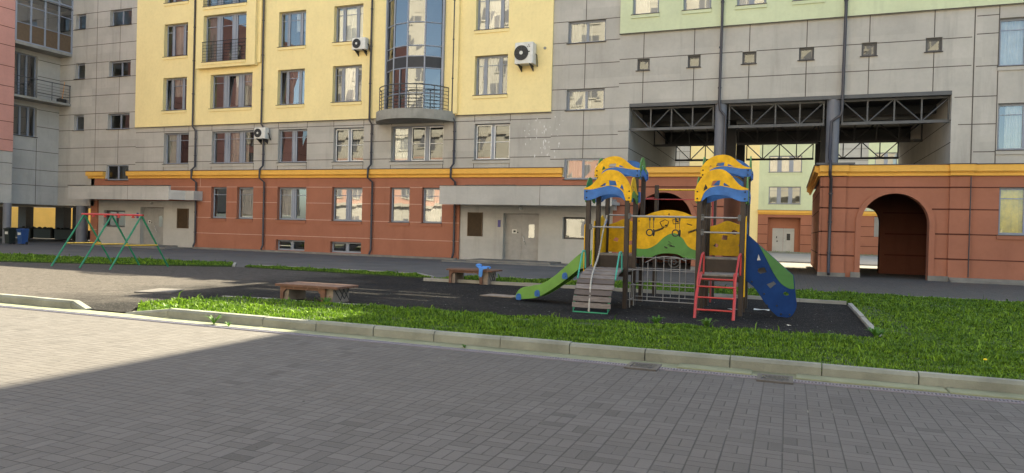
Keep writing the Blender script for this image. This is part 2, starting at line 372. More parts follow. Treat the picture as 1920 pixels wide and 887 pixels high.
# wall with rectangular holes; faces -Y, recessed reveals
def wall(name, parent, x0, x1, z0, z1, Y, holes, mats, depth=.24, hg=(), vg=(), gw=.035, gout=.003, skip=()):
    mb = MB()
    hs = [(max(a, x0), min(b, x1), max(c, z0), min(d, z1), a, b, c, d) for a, b, c, d in holes if a < x1 and b > x0 and c < z1 and d > z0]
    xs = sorted({x0, x1, *[h[0] for h in hs], *[h[1] for h in hs]}); zs = sorted({z0, z1, *[h[2] for h in hs], *[h[3] for h in hs]})
    inside = lambda x, z: any(h[0] < x < h[1] and h[2] < z < h[3] for h in hs)
    for i in range(len(xs)-1):
        for j in range(len(zs)-1):
            if not inside((xs[i]+xs[i+1])/2, (zs[j]+zs[j+1])/2):
                mb.quad((xs[i], Y, zs[j]), (xs[i+1], Y, zs[j]), (xs[i+1], Y, zs[j+1]), (xs[i], Y, zs[j+1]))
    for a, b, c, d, A, B, C, D in hs:
        y2 = Y+depth
        if A >= x0: mb.quad((a, Y, c), (a, Y, d), (a, y2, d), (a, y2, c))
        if B <= x1: mb.quad((b, Y, c), (b, y2, c), (b, y2, d), (b, Y, d))
        if C >= z0: mb.quad((a, Y, c), (a, y2, c), (b, y2, c), (b, Y, c))
        if D <= z1: mb.quad((a, Y, d), (b, Y, d), (b, y2, d), (a, y2, d))
    def strips(lo, hi, fixed, horiz):
        cuts = []
        for h in hs:
            s0, s1, t0, t1 = (h[2], h[3], h[0], h[1]) if horiz else (h[0], h[1], h[2], h[3])
            if s0-.02 < fixed < s1+.02: cuts.append((t0, t1))
        segs = [(lo, hi)]
        for c0, c1 in cuts:
            new = []
            for a, b in segs:
                if c1 <= a or c0 >= b: new.append((a, b)); continue
                if c0 > a: new.append((a, c0))
                if c1 < b: new.append((c1, b))
            segs = new
        return segs
    yo = Y-gout
    for g in hg:
        z, lo, hi = g if isinstance(g, tuple) else (g, x0, x1)
        for a, b in strips(lo, hi, z, True):
            mb.quad((a, yo, z-gw/2), (b, yo, z-gw/2), (b, yo, z+gw/2), (a, yo, z+gw/2), 1)
    for g in vg:
        x, lo, hi = g if isinstance(g, tuple) else (g, z0, z1)
        for a, b in strips(lo, hi, x, False):
            mb.quad((x-gw/2, yo-.001, a), (x+gw/2, yo-.001, a), (x+gw/2, yo-.001, b), (x-gw/2, yo-.001, b), 1)
    return mk(name, mb, mats, parent)

SASH = {
 'single': [(0, 1, 'n')], 'two': [(0, .43, 'n'), (.57, 1, 'n')], 'three': [(0, .26, 'n'), (.37, .63, 'n'), (.74, 1, 'n')],
 'threeopen': [(0, .26, 'n'), (.37, .63, 'tilt'), (.74, 1, 'n')],
 'tri': [(0, .24, 'n'), (.30, .74, 'n'), (.80, 1, 'n')], 'trid': [(0, .24, 'd'), (.30, .74, 'p'), (.80, 1, 'd')],
 'triopen': [(0, .24, 'tilt'), (.30, .74, 'n'), (.80, 1, 'n')],
 'twoscr': [(0, .46, 's'), (.54, 1, 's')], 'threescr': [(0, .3, 'n'), (.37, .64, 's'), (.72, 1, 's')],
 'wide': [(0, .49, 'p'), (.51, 1, 'p')], 'sq': [(0, 1, 'p')], 'twodark': [(0, .43, 'n'), (.57, 1, 'd')],
 'base': [(0, .47, 'p'), (.53, 1, 'p')],
}
def window(parent, rect, Y, style='two', rec=.2, sill='grey', curtain=None, refl=None, framemat='frame', bars=False, lip=True):
    x0, x1, z0, z1 = rect; yf = Y+rec
    f = MB(); g = MB(); gs = MB(); b = .055
    f.box(x0, x1, yf, yf+.07, z0, z0+b); f.box(x0, x1, yf, yf+.07, z1-b, z1)
    f.box(x0, x0+b, yf, yf+.07, z0+b, z1-b); f.box(x1-b, x1, yf, yf+.07, z0+b, z1-b)
    ix0, ix1 = x0+b, x1-b; w = ix1-ix0; ss = SASH[style]; zz0, zz1 = z0+b, z1-b
    for i in range(len(ss)-1):
        a, c = ix0+ss[i][1]*w, ix0+ss[i+1][0]*w
        f.box(a, c, yf+.004, yf+.068, zz0, zz1)
        if c-a > .15:
            k = (c-a)*.28; f.box(a+k, c-k, yf-.025, yf+.004, zz0, zz1)
    scr = MB()
    for s0, s1, kind in ss:
        a, c = ix0+s0*w, ix0+s1*w; t = .038
        f.box(a, a+t, yf-.012, yf+.05, zz0, zz1); f.box(c-t, c, yf-.012, yf+.05, zz0, zz1)
        f.box(a+t, c-t, yf-.012, yf+.05, zz0, zz0+t); f.box(a+t, c-t, yf-.012, yf+.05, zz1-t, zz1)
        if kind in 'nd':
            zt = zz0+(zz1-zz0)*.77; f.box(a+t, c-t, yf, yf+.04, zt, zt+.035)
        if kind == 's':
            yy = yf-.035
            for q in ((a, c, zz0, zz0+.045), (a, c, zz1-.045, zz1), (a, a+.045, zz0+.045, zz1-.045), (c-.045, c, zz0+.045, zz1-.045), (a+.045, c-.045, (zz0+zz1)/2-.015, (zz0+zz1)/2+.015)):
                scr.box(q[0], q[1], yy, yy+.02, q[2], q[3])
        if kind == 'tilt':
            dy = .16
            for (q0, q1) in ((a+t, a+t+.05), (c-t-.05, c-t)):
                f.add([(q0, yf+.05, zz0+t), (q1, yf+.05, zz0+t), (q1, yf+.05+dy, zz1-t), (q0, yf+.05+dy, zz1-t)], [(0, 1, 2, 3)])
            g.quad((a+t, yf+.04, zz0+t), (c-t, yf+.04, zz0+t), (c-t, yf+.04+dy, zz1-t), (a+t, yf+.04+dy, zz1-t))
        else:
            j = random.uniform(-.006, .006)
            (gs if kind in 'sd' else g).quad((a+t, yf+.025+j, zz0+t), (c-t, yf+.025-j, zz0+t), (c-t, yf+.025-j*.3, zz1-t), (a+t, yf+.025+j*.4, zz1-t))
    wo_ = mk('window', f, framemat, parent)
    if g.v: mk('pane', g, refl or random.choice(('glass', 'glass_b')), wo_)
    if gs.v: mk('pane', gs, 'glass_screen', wo_)
    if scr.v: mk('insect_screen', scr, 'white_frame', wo_)
    if bars:
        r = MB()
        for k in range(6): r.tube([(x0-.02, Y-.03, z0+.12+k*.17), (x1+.02, Y-.03, z0+.12+k*.17)], .012, 6)
        r.tube([(x0-.04, Y-.04, z0+1.18), (x1+.04, Y-.04, z0+1.18)], .022, 6)
        for k in range(4): x = x0+(x1-x0)*k/3; r.tube([(x, Y-.035, z0), (x, Y-.035, z0+1.18)], .014, 6)
        mk('window_rail', r, 'steel_dark', wo_)
    # room behind: back wall, so that glass does not look into nothing
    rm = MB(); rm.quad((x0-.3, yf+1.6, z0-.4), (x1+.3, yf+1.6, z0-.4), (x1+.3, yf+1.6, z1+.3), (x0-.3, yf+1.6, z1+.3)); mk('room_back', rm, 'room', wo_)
    if curtain:
        c = MB(); kind, a, b2, lo = curtain; n = 26; xa, xb = x0+(x1-x0)*a, x0+(x1-x0)*b2
        for i in range(n):
            p, q = xa+(xb-xa)*i/n, xa+(xb-xa)*(i+1)/n
            yy = lambda i_: yf+.16+.03*math.sin(i_*1.9)
            zb = z0+(z1-z0)*lo
            c.quad((p, yy(i), zb), (q, yy(i+1), zb), (q, yy(i+1), z1), (p, yy(i), z1))
        mk('curtain', c, kind, wo_)
    if sill:
        s = MB(); s.box(x0-.06, x1+.03, Y-.07, Y+rec, z0-.025, z0+.004); mk('sill', s, 'flash', wo_)
        if lip:
            l = MB(); l.box(x0-.04, x1+.02, Y-.05, Y, z0-.17, z0-.027); mk('sill_ledge', l, sill, wo_)
    return wo_

def drainpipe(parent, pts, r=.055, clamps=()):
    mb = MB(); mb.tube(pts, r, 10)
    for (x, y, z) in clamps: mb.tube([(x, y, z-.03), (x, y, z+.03)], r*1.35, 10)
    return mk('drainpipe', mb, 'pipe', parent)

# ------------------------------------------------------------ ground
def box_struct(name, x0, x1, y0, y1, z0, z1, mat): return struct(name, MB().box(x0, x1, y0, y1, z0, z1), mat)
struct('ground', flat([(-150, -90), (120, -90), (120, 170), (-150, 170)], -.03), 'asphalt')
struct('courtyard_paving', flat([(-70, -40), (40, -40), (40, 8.44), (-70, 8.44)], 0), 'paver')
struct('road', flat([(-70, 17), (-6.2, 17), (-6.2, 33.2), (-70, 33.2)], -.004), 'asphalt')
struct('passage_paving', flat([(-6.2, 18), (30, 18), (30, 51), (-6.2, 51)], 0), 'paver_dark')
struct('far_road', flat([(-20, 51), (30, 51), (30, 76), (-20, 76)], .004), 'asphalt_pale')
matpoly = [(-11.45, 8.98), (-10.55, 8.98), (-11.45, 10.05), (-11.1, 10.8), (-11.1, 11.7), (-9.8, 11.9), (-4.4, 12.05), (-2.3, 12.3), (.3, 12.4), (1.35, 12.7), (1.35, 18.9), (-6.0, 19.15), (-10.3, 18.95), (-10.6, 19.9), (-16.9, 20.15), (-18.6, 20.4), (-18.9, 20.05), (-21, 18.9), (-26, 16.75), (-40, 14.8), (-60, 14), (-60, 8.98)]
struct('playground_surface', flat(matpoly, .012), 'mat')
# worn concrete plates on the play surface
def ring_plate(name, pts, h, mat, label, cat):
    o = mk(name, MB().prism(pts, 'z', .012, .012+h), mat); o['label'] = label; o['category'] = cat; return o
ring_plate('ground_plate', [(-13.35, 11.5), (-12.6, 11.8), (-13.0, 12.55), (-13.6, 12.4)], .03, 'asphalt', 'flat grey concrete plate lying on the sunlit rubber surface left of the near bench', 'plate')
ring_plate('ground_plate', [(-6.85, 15.55), (-6.0, 15.5), (-5.95, 16.0), (-6.75, 16.05)], .02, 'bench_side', 'flat wooden board on the rubber surface at the foot of the green slide', 'board')

# kerbs
def kerb_run(x0, x1, y0, y1, h, name='kerb', step=1.0, mat='kerb', taper=(0, 0)):
    mb = MB(); x = x0; k = 0
    while x < x1-.05:
        xe = min(x+step*random.uniform(.97, 1.03), x1); dz = random.uniform(-.006, .006); dy = random.uniform(-.006, .006)
        g = .006
        prof = lambda hh: [(y0+dy, -.02), (y1+dy, -.02), (y1+dy, hh-.01), (y1-.02+dy, hh), (y0+.03+dy, hh), (y0+dy, hh-.035)]
        h0 = h+dz; ha = hb = h0
        if k == 0 and taper[0]: ha = .02
        if xe >= x1-.001 and taper[1]: hb = .02
        pa, pb = prof(max(ha, .03)), prof(max(hb, .03)); n = 6
        vs = [(x+g, p, q) for p, q in pa]+[(xe-g, p, q) for p, q in pb]
        mb.add(vs, [(i, n+i, n+(i+1) % n, (i+1) % n) for i in range(n)]+[tuple(range(n)), tuple(reversed(range(n, 2*n)))])
        x = xe; k += 1
    return struct(name, mb, mat)
kerb_run(-10.5, 20, 8.85, 9.01, .155, taper=(1, 0))
kerb_run(-60, -11.45, 8.85, 9.01, .155, taper=(0, 1))
struct('gutter', flat([(-60, 8.55), (20, 8.55), (20, 8.86), (-60, 8.86)], .012), 'apron')
mb = MB(); mb.box(-60, 20, 8.43, 8.445, -.02, .014); mb.box(-60, 20, 8.535, 8.55, -.02, .014)
x = -20.0
while x < 12:
    mb.box(x, x+.012, 8.445, 8.535, -.01, .010); x += .035
struct('drain_channel', mb, 'zinc')
struct('channel_bed', flat([(-60, 8.445), (20, 8.445), (20, 8.535), (-60, 8.535)], .001), 'black')
def back_kerb(pts, name='lawn_kerb', w=.09, h=.07, mat='concrete'):
    mb = MB()
    for (a, b) in zip(pts[:-1], pts[1:]):
        a, b = Vector((*a, 0)), Vector((*b, 0)); d = (b-a).normalized(); n = Vector((-d.y, d.x, 0))*w/2
        L = (b-a).length; k = max(1, int(L)); 
        for i in range(k):
            p, q = a+d*(L*i/k+.004), a+d*(L*(i+1)/k-.004); z = h+random.uniform(-.008, .008)
            mb.add([p-n, q-n, q+n, p+n, p-n+Vector((0, 0, z)), q-n+Vector((0, 0, z)), q+n+Vector((0, 0, z)), p+n+Vector((0, 0, z))],
                   [(0, 1, 5, 4), (1, 2, 6, 5), (2, 3, 7, 6), (3, 0, 4, 7), (4, 5, 6, 7)])
    return struct(name, mb, mat)
back_kerb([(1.42, 12.6), (1.42, 18.9)], h=.06)
back_kerb([(-10.2, 18.95), (-6.0, 19.17), (1.35, 18.95)], h=.1)
back_kerb([(-10.2, 20.95), (-6, 22.0), (.4, 22.55), (20, 22.1)], h=.06)
back_kerb([(-31, 20.1), (-23.3, 21.35), (-20.3, 22.1), (-18.9, 20.5)], h=.06)
back_kerb([(-18.2, 21.0), (-11.7, 21.2), (-10.4, 19.95)], h=.08)
back_kerb([(-11.1, 11.75), (-9.8, 11.95), (-7.6, 12.0)], h=.05)

# lawns: soil bed + blades
def lawn(name, poly, n, hgt, seed, far=False, bald=()):
    z = .045
    mbb = MB(); mbb.prism(poly, 'z', -.01, z)
    struct('lawn_soil', mbb, 'sod')
    P = np.array(poly); r = np.random.default_rng(seed)
    x0, y0 = P.min(0); x1, y1 = P.max(0)
    pts = np.empty((0, 2))
    while len(pts) < n:
        c = np.stack([r.uniform(x0, x1, n*2), r.uniform(y0, y1, n*2)], 1)
        ins = np.zeros(len(c), bool); j = len(P)-1
        for i in range(len(P)):
            xi, yi = P[i]; xj, yj = P[j]
            cond = ((yi > c[:, 1]) != (yj > c[:, 1])) & (c[:, 0] < (xj-xi)*(c[:, 1]-yi)/(yj-yi+1e-12)+xi)
            ins ^= cond; j = i
        c = c[ins]
        # clumpy density
        dens = .55+.45*np.sin(c[:, 0]*3.1+1.7*np.sin(c[:, 1]*2.3))*np.sin(c[:, 1]*4.3+np.cos(c[:, 0]*1.9))
        keep = r.uniform(0, 1, len(c)) < np.clip(dens+.35, .25, 1)
        for (bx, by, brx, bry) in bald:
            q = ((c[:, 0]-bx)/brx)**2+((c[:, 1]-by)/bry)**2
            keep &= ~((q < 1) & (r.uniform(0, 1, len(c)) < .55))
        # denser near the camera
        dist = np.hypot(c[:, 0], c[:, 1]); keep &= r.uniform(0, 1, len(c)) < np.clip((11/dist)**1.2, .15, 1)
        pts = np.concatenate([pts, c[keep]])
    pts = pts[:n]
    dist = np.hypot(pts[:, 0], pts[:, 1])
    clump = .7+.5*np.clip(np.sin(pts[:, 0]*5.7+np.sin(pts[:, 1]*7.1)*2)*np.sin(pts[:, 1]*6.3+1), -.5, 1)
    h = hgt*r.uniform(.45, 1.15, n)*clump*np.where(r.uniform(0, 1, n) < .015, 2.1, 1.0)*(1+.3*np.clip(np.sin(pts[:, 0]*.9+pts[:, 1]*1.7), 0, 1)); w = r.uniform(.007, .018, n)*np.clip(dist/9, .9, 2.2)
    a = r.uniform(0, 2*np.pi, n); lean = r.uniform(.1, .9, n)*h; la = r.uniform(0, 2*np.pi, n)
    ux, uy = np.cos(a)*w/2, np.sin(a)*w/2; lx, ly = np.cos(la)*lean, np.sin(la)*lean
    zz = np.full(n, z-.01)
    V = np.empty((n, 5, 3))
    V[:, 0] = np.stack([pts[:, 0]-ux, pts[:, 1]-uy, zz], 1); V[:, 1] = np.stack([pts[:, 0]+ux, pts[:, 1]+uy, zz], 1)
    V[:, 2] = np.stack([pts[:, 0]+ux*.9+lx*.35, pts[:, 1]+uy*.9+ly*.35, zz+h*.65], 1)
    V[:, 3] = np.stack([pts[:, 0]-ux*.9+lx*.35, pts[:, 1]-uy*.9+ly*.35, zz+h*.65], 1)
    V[:, 4] = np.stack([pts[:, 0]+lx, pts[:, 1]+ly, zz+h*(1-.25*lean/h)], 1)
    me = bpy.data.meshes.new(name); me.vertices.add(n*5); me.vertices.foreach_set('co', V.reshape(-1))
    b0 = np.arange(n)*5
    idx = np.empty((n, 7), int)
    idx[:, 0], idx[:, 1], idx[:, 2], idx[:, 3] = b0, b0+1, b0+2, b0+3
    idx[:, 4], idx[:, 5], idx[:, 6] = b0+3, b0+2, b0+4
    me.loops.add(n*7); me.loops.foreach_set('vertex_index', idx.reshape(-1))
    me.polygons.add(n*2); st = np.empty((n, 2), int); st[:, 0] = np.arange(n)*7; st[:, 1] = st[:, 0]+4
    me.polygons.foreach_set('loop_start', st.reshape(-1)); me.update(calc_edges=True)
    at = me.attributes.new('tint', 'FLOAT', 'POINT'); at.data.foreach_set('value', np.repeat(r.uniform(0, 1, n)**1.3, 5))
    me.materials.append(M['grass']); o = bpy.data.objects.new(name, me); COL.objects.link(o)
    o['kind'] = 'stuff'; o['category'] = 'grass'; return o
def glabel(o, s): o['label'] = s
glabel(lawn('grass', [(-10.4, 9.02), (-11.35, 9.9), (-11.05, 10.7), (-11.05, 11.65), (-9.8, 11.85), (-4.4, 12.0), (-2.3, 12.25), (.3, 12.35), (1.5, 12.65), (5.5, 12.65), (5.5, 9.02)], 105000, .078, 1,
     bald=[(-9.6, 11.3, 1.7, .45), (-7.2, 11.3, 1.0, .3), (-10.8, 11.3, .5, .4), (-3.5, 11.6, 1.4, .22), (0.2, 12.0, 1.2, .25)]), 'strip of short green grass along the kerb in front of the playground')
glabel(lawn('grass', [(1.47, 12.66), (12.5, 12.66), (12.5, 22.1), (.5, 22.5), (-5.9, 21.95), (-10.15, 20.9), (-10.1, 19.05), (-6.0, 19.22), (1.47, 19.0)], 140000, .075, 2, bald=[(1.7, 15.5, .35, 3), (3.6, 19.5, 1.3, .5), (6.5, 15, 1.2, .4), (-2, 20.3, 2.5, .3)]), 'dense green lawn right of and behind the climbing frame')
glabel(lawn('grass', [(5.5, 9.02), (5.5, 12.66), (12, 12.66), (12, 9.02)], 20000, .08, 5), 'green lawn corner at the far right behind the kerb')
glabel(lawn('grass', [(-31, 20.0), (-23.3, 21.3), (-20.3, 22.0), (-18.95, 20.45), (-21, 18.95), (-26, 16.85), (-40, 14.9), (-50, 14.5), (-50, 18)], 50000, .09, 3), 'sparse grass strip behind the swing frame')
glabel(lawn('grass', [(-18.1, 20.95), (-11.7, 21.15), (-10.5, 19.95), (-16.9, 20.2), (-18.4, 20.5)], 9000, .07, 4), 'thin weedy grass strip between the gaps in the back kerb')
glabel(lawn('grass', [(-3, 76.3), (30, 76.3), (30, 79.6), (-3, 79.6)], 6000, .14, 6), 'narrow lawn at the foot of the building beyond the passage')
# ------------------------------------------------------------ buildings
FY = 33.0
bY = thing('apartment_building', 'long apartment block with pale yellow upper floors and terracotta ground floor left of the passage', 'building', (-26, 40, 0))
bG = thing('apartment_building', 'grey and pale green apartment block with steel trusses above the arched passage', 'building', (1, 40, 0))
bP = thing('apartment_building', 'pink and grey building wing with balconies at the far left', 'building', (-48, 28, 0))
GJ = (5.13, 6.25, 7.42, 8.45, 9.62, 10.73, 11.75, 12.9, 14.0, 15.0)
A = [(-36.12, -34.24)]; 
wins = []   # rect, Y, style, kw
YY = FY-.1
yel = []
for z0, z1 in ((8.4, 10.4), (11.7, 13.7), (15.0, 17.0)):
    yel += [((-36.15, -34.25, z0, z1), 'triopen' if z0 < 9 else 'trid', {}), ((-27.45, -25.58, z0, z1), 'tri' if z0 > 9 else 'triopen', {}), ((-23.7, -21.82, z0, z1), 'trid' if z0 < 9 else 'tri', {}),
            ((-15.1, -13.3, z0, z1), 'tri', {})]
yel += [((-32.4, -29.26, 8.38, 10.4), 'threeopen', {})]
bay_hole = (-20.25, -16.93, 7.62, 18.6)
zone_holes = [y[0] for y in yel]+[bay_hole, (-33.0, -29.2, 10.9, 18.6)]
wall('yellow_wall', bY, -38.45, -10.97, 7.42, 18.7, YY, zone_holes, ['yellow', 'groove'], depth=.27)
e = MB(); e.quad((-38.45, YY, 7.42), (-38.45, FY, 7.42), (-38.45, FY, 18.7), (-38.45, YY, 18.7)); e.quad((-10.97, YY, 7.42), (-10.97, FY, 7.42), (-10.97, FY, 18.7), (-10.97, YY, 18.7))
e.quad((-38.45, YY, 7.42), (-10.97, YY, 7.42), (-10.97, FY, 7.42), (-38.45, FY, 7.42)); mk('wall_edge', e, 'yellow', bY)
mk('drip_edge', MB().box(-38.47, -20.8, YY-.02, YY, 7.405, 7.435).box(-16.1, -10.95, YY-.02, YY, 7.405, 7.435), 'groove', bY)
for r_, st, kw in yel: window(bY, r_, YY, st, rec=.24, sill='yellow', curtain=(random.choice(('curtain', 'curtain', 'curtain_dark')), random.choice((0, .25, .5)), random.choice((.75, 1, 1)), random.choice((0, .1, .45))), **kw)
# projecting yellow bay frame round the French windows
PY = YY-.33
ph = [(-32.7, -29.5, 11.09, 13.85), (-32.7, -29.5, 14.37, 17.1)]
wall('projecting_wall', bY, -33.25, -28.85, 10.75, 18.7, PY, ph, ['yellow', 'groove'], depth=.28)
e = MB(); e.quad((-33.25, PY, 10.75), (-28.85, PY, 10.75), (-28.85, YY, 10.75), (-33.25, YY, 10.75)); e.quad((-28.85, PY, 10.75), (-28.85, PY, 18.7), (-28.85, YY, 18.7), (-28.85, YY, 10.75)); e.quad((-33.25, PY, 10.75), (-33.25, YY, 10.75), (-33.25, YY, 18.7), (-33.25, PY, 18.7))
e.box(-28.85, -28.6, YY-.12, YY-.002, 10.9, 18.7); mk('projecting_side', e, 'yellow', bY)
for r_ in ph: window(bY, r_, PY, 'three', rec=.24, sill='yellow', bars=True, refl='glass', curtain=('curtain_dark', 0, .35, 0))
# grey walls of the yellow block
gL = [(-44.02, -43.08, 14.02, 15.03), (-43.98, -43.07, 10.78, 11.8), (-44.02, -43.08, 7.4, 8.41), (-40.92, -39.03, 14.0, 15.03), (-40.92, -39.03, 10.75, 11.76), (-40.93, -39.03, 7.39, 8.4), (-40.95, -39.03, 4.14, 5.14)]
GV = (-42.0, -39.98)
wall('grey_wall', bY, -45.4, -42.0, 2.47, 18.7, FY, gL, ['grey', 'groove'], hg=(3.7, 4.7)+GJ, vg=((-42.02, 2.47, 18.7),))
wall('grey_wall', bY, -42.0, -38.45, 4.25, 18.7, FY, gL, ['grey', 'groove'], hg=GJ, vg=((-39.98, 5.2, 18.7),))
row1 = [((-36.1, -34.1, 5.12, 7.03), 'twodark', ('curtain', 0, .5, 0)), ((-32.3, -29.14, 5.12, 7.04), 'three', ('curtain', .3, .8, 0)), ((-27.4, -25.4, 5.12, 7.02), 'twodark', None), ((-23.62, -21.68, 5.12, 7.0), 'twoscr', ('curtain_dark', 0, 1, 0)),
        ((-19.95, -16.83, 5.1, 6.98), 'threescr', ('curtain', 0, .3, 0)), ((-15.07, -13.12, 5.13, 6.97), 'twoscr', ('curtain', 0, .5, .3))]
gr = [(-10.22, -8.35, 10.7, 11.78), (-10.22, -8.33, 7.46, 8.5), (-10.24, -8.37, 4.13, 5.15)]
vj = [x for r_ in row1 for x in (r_[0][0], r_[0][1])]
wall('grey_wall', bY, -38.45, -10.97, 4.25, 7.42, FY, [r_[0] for r_ in row1], ['grey', 'groove'], hg=(5.25, 6.2, 7.12), vg=[(x, 7.05, 7.4) for x in vj]+[(x, 4.7, 5.1) for x in vj])
wall('grey_wall', bY, -10.97, -7.65, 4.25, 18.7, FY, gr+[(-11, -10.9, 30, 31)], ['grey', 'groove'], hg=(5.12, 5.6, 6.25, 7.5, 8.5, 9.68, 10.75, 11.77, 12.9, 14.0, 15.0), vg=(-9.33,))
for r_ in gL[:3]: window(bY, r_, FY, 'sq', sill='grey', lip=False, refl='glass')
for r_ in gL[3:6]: window(bY, r_, FY, 'wide', sill='grey', lip=False, refl='glass')
window(bY, gL[6], FY, 'wide', rec=.1, sill='grey', lip=False, refl='glass')
for r_ in gr[:2]: window(bY, r_, FY, 'wide', sill='grey', lip=False, curtain=('curtain_dark', 0, .6, .1), refl='glass')
window(bY, gr[2], FY, 'wide', rec=.08, sill='grey', lip=False, curtain=('curtain_dark', 0, .6, .1), refl='glass')
for r_, st, c in row1: window(bY, r_, FY, st, sill='grey', curtain=c)
# terracotta ground floor
red = [((-32.25, -31.08, 1.87, 3.72), 'single'), ((-30.3, -29.1, 1.87, 3.72), 'single'), ((-27.36, -25.36, 1.87, 3.72), 'two'), ((-23.64, -21.67, 1.87, 3.72), 'two'), ((-19.94, -18.74, 1.87, 3.72), 'single'), ((-18.0, -16.81, 1.87, 3.72), 'single')]
bas = [(-27.4, -25.4, .12, .72), (-23.68, -21.67, .12, .72)]
ent = [(-41.7, -33.48), (-15.8, -7.78)]
rh = [r_[0] for r_ in red]+bas+[gL[6], gr[2], (-41.7, -33.48, -.1, 2.86), (-15.8, -7.78, -.1, 2.88)]
wall('terracotta_wall', bY, -42.3, -7.65, 0, 4.25, FY, rh, ['red', 'groove_pale'], hg=(.96, 1.9, 2.84, 3.73), vg=((-33.1, 3.75, 4.25),), gw=.03)
e = MB(); e.quad((-42.3, FY, 0), (-42.3, 44, 0), (-42.3, 44, 4.25), (-42.3, FY, 4.25)); mk('side_wall', e, 'red', bY)
for i, (r_, st) in enumerate(red): window(bY, r_, FY, st, sill='red', refl='glass_b' if i != 0 else 'glass', curtain=[None, ('curtain', 0, 1, .0), ('curtain', 0, .5, .1), ('curtain', .5, 1, 0), None, ('curtain', 0, 1, 0)][i])
for r_ in bas: window(bY, r_, FY, 'base', sill=None, refl='glass', framemat='frame')
# cornice
def cornice(parent, segs, y=FY, top='flash', z=4.25, name='cornice'):
    mb = MB(); fl = MB()
    for a, b in segs:
        mb.box(a, b, y-.10, y-.002, z, z+.13); mb.box(a-.02, b+.02, y-.16, y-.002, z+.132, z+.17); mb.box(a-.04, b+.04, y-.24, y-.002, z+.172, z+.43)
        fl.box(a-.06, b+.06, y-.27, y+.02, z+.432, z+.465)
    c = mk(name, mb, 'ochre', parent); mk('flashing', fl, top, c); return c
cornice(bY, [(-42.5, -41.05), (-38.95, -10.32), (-8.28, -7.7)])
# plinth strip and steps
e = MB(); e.box(-33.4, -15.85, FY-.22, FY-.002, -.02, .1); mk('plinth', e, 'plinth', bY)
# entrances
def entrance(x0, x1, door, vent, win, canopy, zt):
    yE = FY+.10
    dz = 2.45
    wall('entrance_wall', bY, x0, x1, 0, zt, yE, [(door[0], door[1], -.1, dz), win], ['grey_light', 'groove'], depth=.3)
    dp = MB(); yd = yE+.3; xm = door[0]+(door[1]-door[0])*.48
    xl = door[0]+.28
    dp.box(xl, xm-.004, yd-.06, yd-.002, .02, dz-.02); dp.box(xm+.004, door[1]-.04, yd-.06, yd-.002, .02, dz-.02)
    dp.box(door[0]+.0, xl-.004, yd-.02, yd, 0, dz)
    d = mk('door', dp, 'door', bY)
    h = MB(); hx = xm+.1
    h.tube([(hx, yd-.07, 1.35), (hx, yd-.12, 1.3), (hx+.06, yd-.13, 1.1), (hx+.12, yd-.12, .95), (hx+.14, yd-.07, .92)], .018, 8); mk('handle', h, 'brass', d)
    n = MB(); n.box(xl+.12, xl+.36, yd-.066, yd-.061, 1.45, 1.65); mk('notice', n, 'paper', d)
    n = MB(); n.box(xl+.19, xl+.32, yd-.069, yd-.067, 1.5, 1.6).box(xl+.40, xl+.46, yd-.069, yd-.062, 1.47, 1.53); mk('notice_print', n, 'black', d)
    v = MB(); v.quad((xm+.38, yd-.064, 1.25), (xm+.68, yd-.064, 1.25), (xm+.68, yd-.064, 1.92), (xm+.38, yd-.064, 1.92)); mk('door_window', v, 'glass_b', d)
    v = MB(); v.quad((xm+.38, yd-.062, 1.25), (xm+.68, yd-.062, 1.25), (xm+.68, yd-.062, 1.92), (xm+.38, yd-.062, 1.92)); mk('door_window_back', v, 'curtain_dark', d)
    lv = MB(); a, b, c, e_ = vent
    lv.box(a, b, yE-.02, yE-.003, c, e_); k = c+.03
    while k < e_-.05:
        lv.add([(a+.02, yE-.022, k+.035), (b-.02, yE-.022, k+.035), (b-.02, yE-.055, k), (a+.02, yE-.055, k)], [(0, 1, 2, 3), (3, 2, 1, 0)]); k += .055
    lv.box(a-.02, a+.02, yE-.06, yE-.004, c, e_); lv.box(b-.02, b+.02, yE-.06, yE-.004, c, e_)
    mk('louvre', lv, 'louvre', bY)
    window(bY, win, yE, 'sq' if win[1]-win[0] < 1.5 else 'wide', rec=.22, sill=None, refl='glass_b', framemat='frame_dark')
    l = MB(); lx = (door[0]+door[1])/2; l.tube([(lx, yE, 2.7), (lx, yE-.05, 2.7)], .07, 12); l.sphere((lx, yE-.1, 2.7), .09, 12, 8, (1, .8, 1)); mk('wall_lamp', l, 'lamp_glass', bY)
    s = MB(); s.box(door[0]-.28, door[0]-.14, yE-.04, yE-.003, 1.75, 2.1); mk('entrance_sign', s, 'sign_blue', bY)
    # canopy
    cx0, cx1, yc, zb, zt2 = canopy
    c = MB(); c.prism([(yc, zb), (yc-.0, zt2), (yc+.14, zt2), (yc+.14, zb+.22), (FY+.09, zb+.22), (FY+.09, zb+.10), (yc+.14, zb+.06)], 'x', cx0, cx1)
    co = mk('canopy', c, 'grey_light', bY)
    fl = MB(); x = cx0
    while x < cx1: 
        x2 = min(cx1, x+random.uniform(.6, 1.6)); fl.box(x-.02, x2-.01, yc-.03, yc+.17, zt2+.002, zt2+random.uniform(.02, .05)); x = x2
    mk('canopy_flashing', fl, 'flash', co)
    j = MB(); xx = (cx0+cx1)/2+.9; j.box(xx, xx+.02, yc-.004, yc-.001, zb+.01, zt2-.01); mk('canopy_joint', j, 'groove', co)
    # landing
    st = MB(); st.box(x0+.1, x1-.1, 30.9, FY+.1, -.02, .05); st.box(door[0]-1.2, door[1]+1.2, 31.4, FY+.1, .052, .13); mk('landing', st, 'plinth', bY)
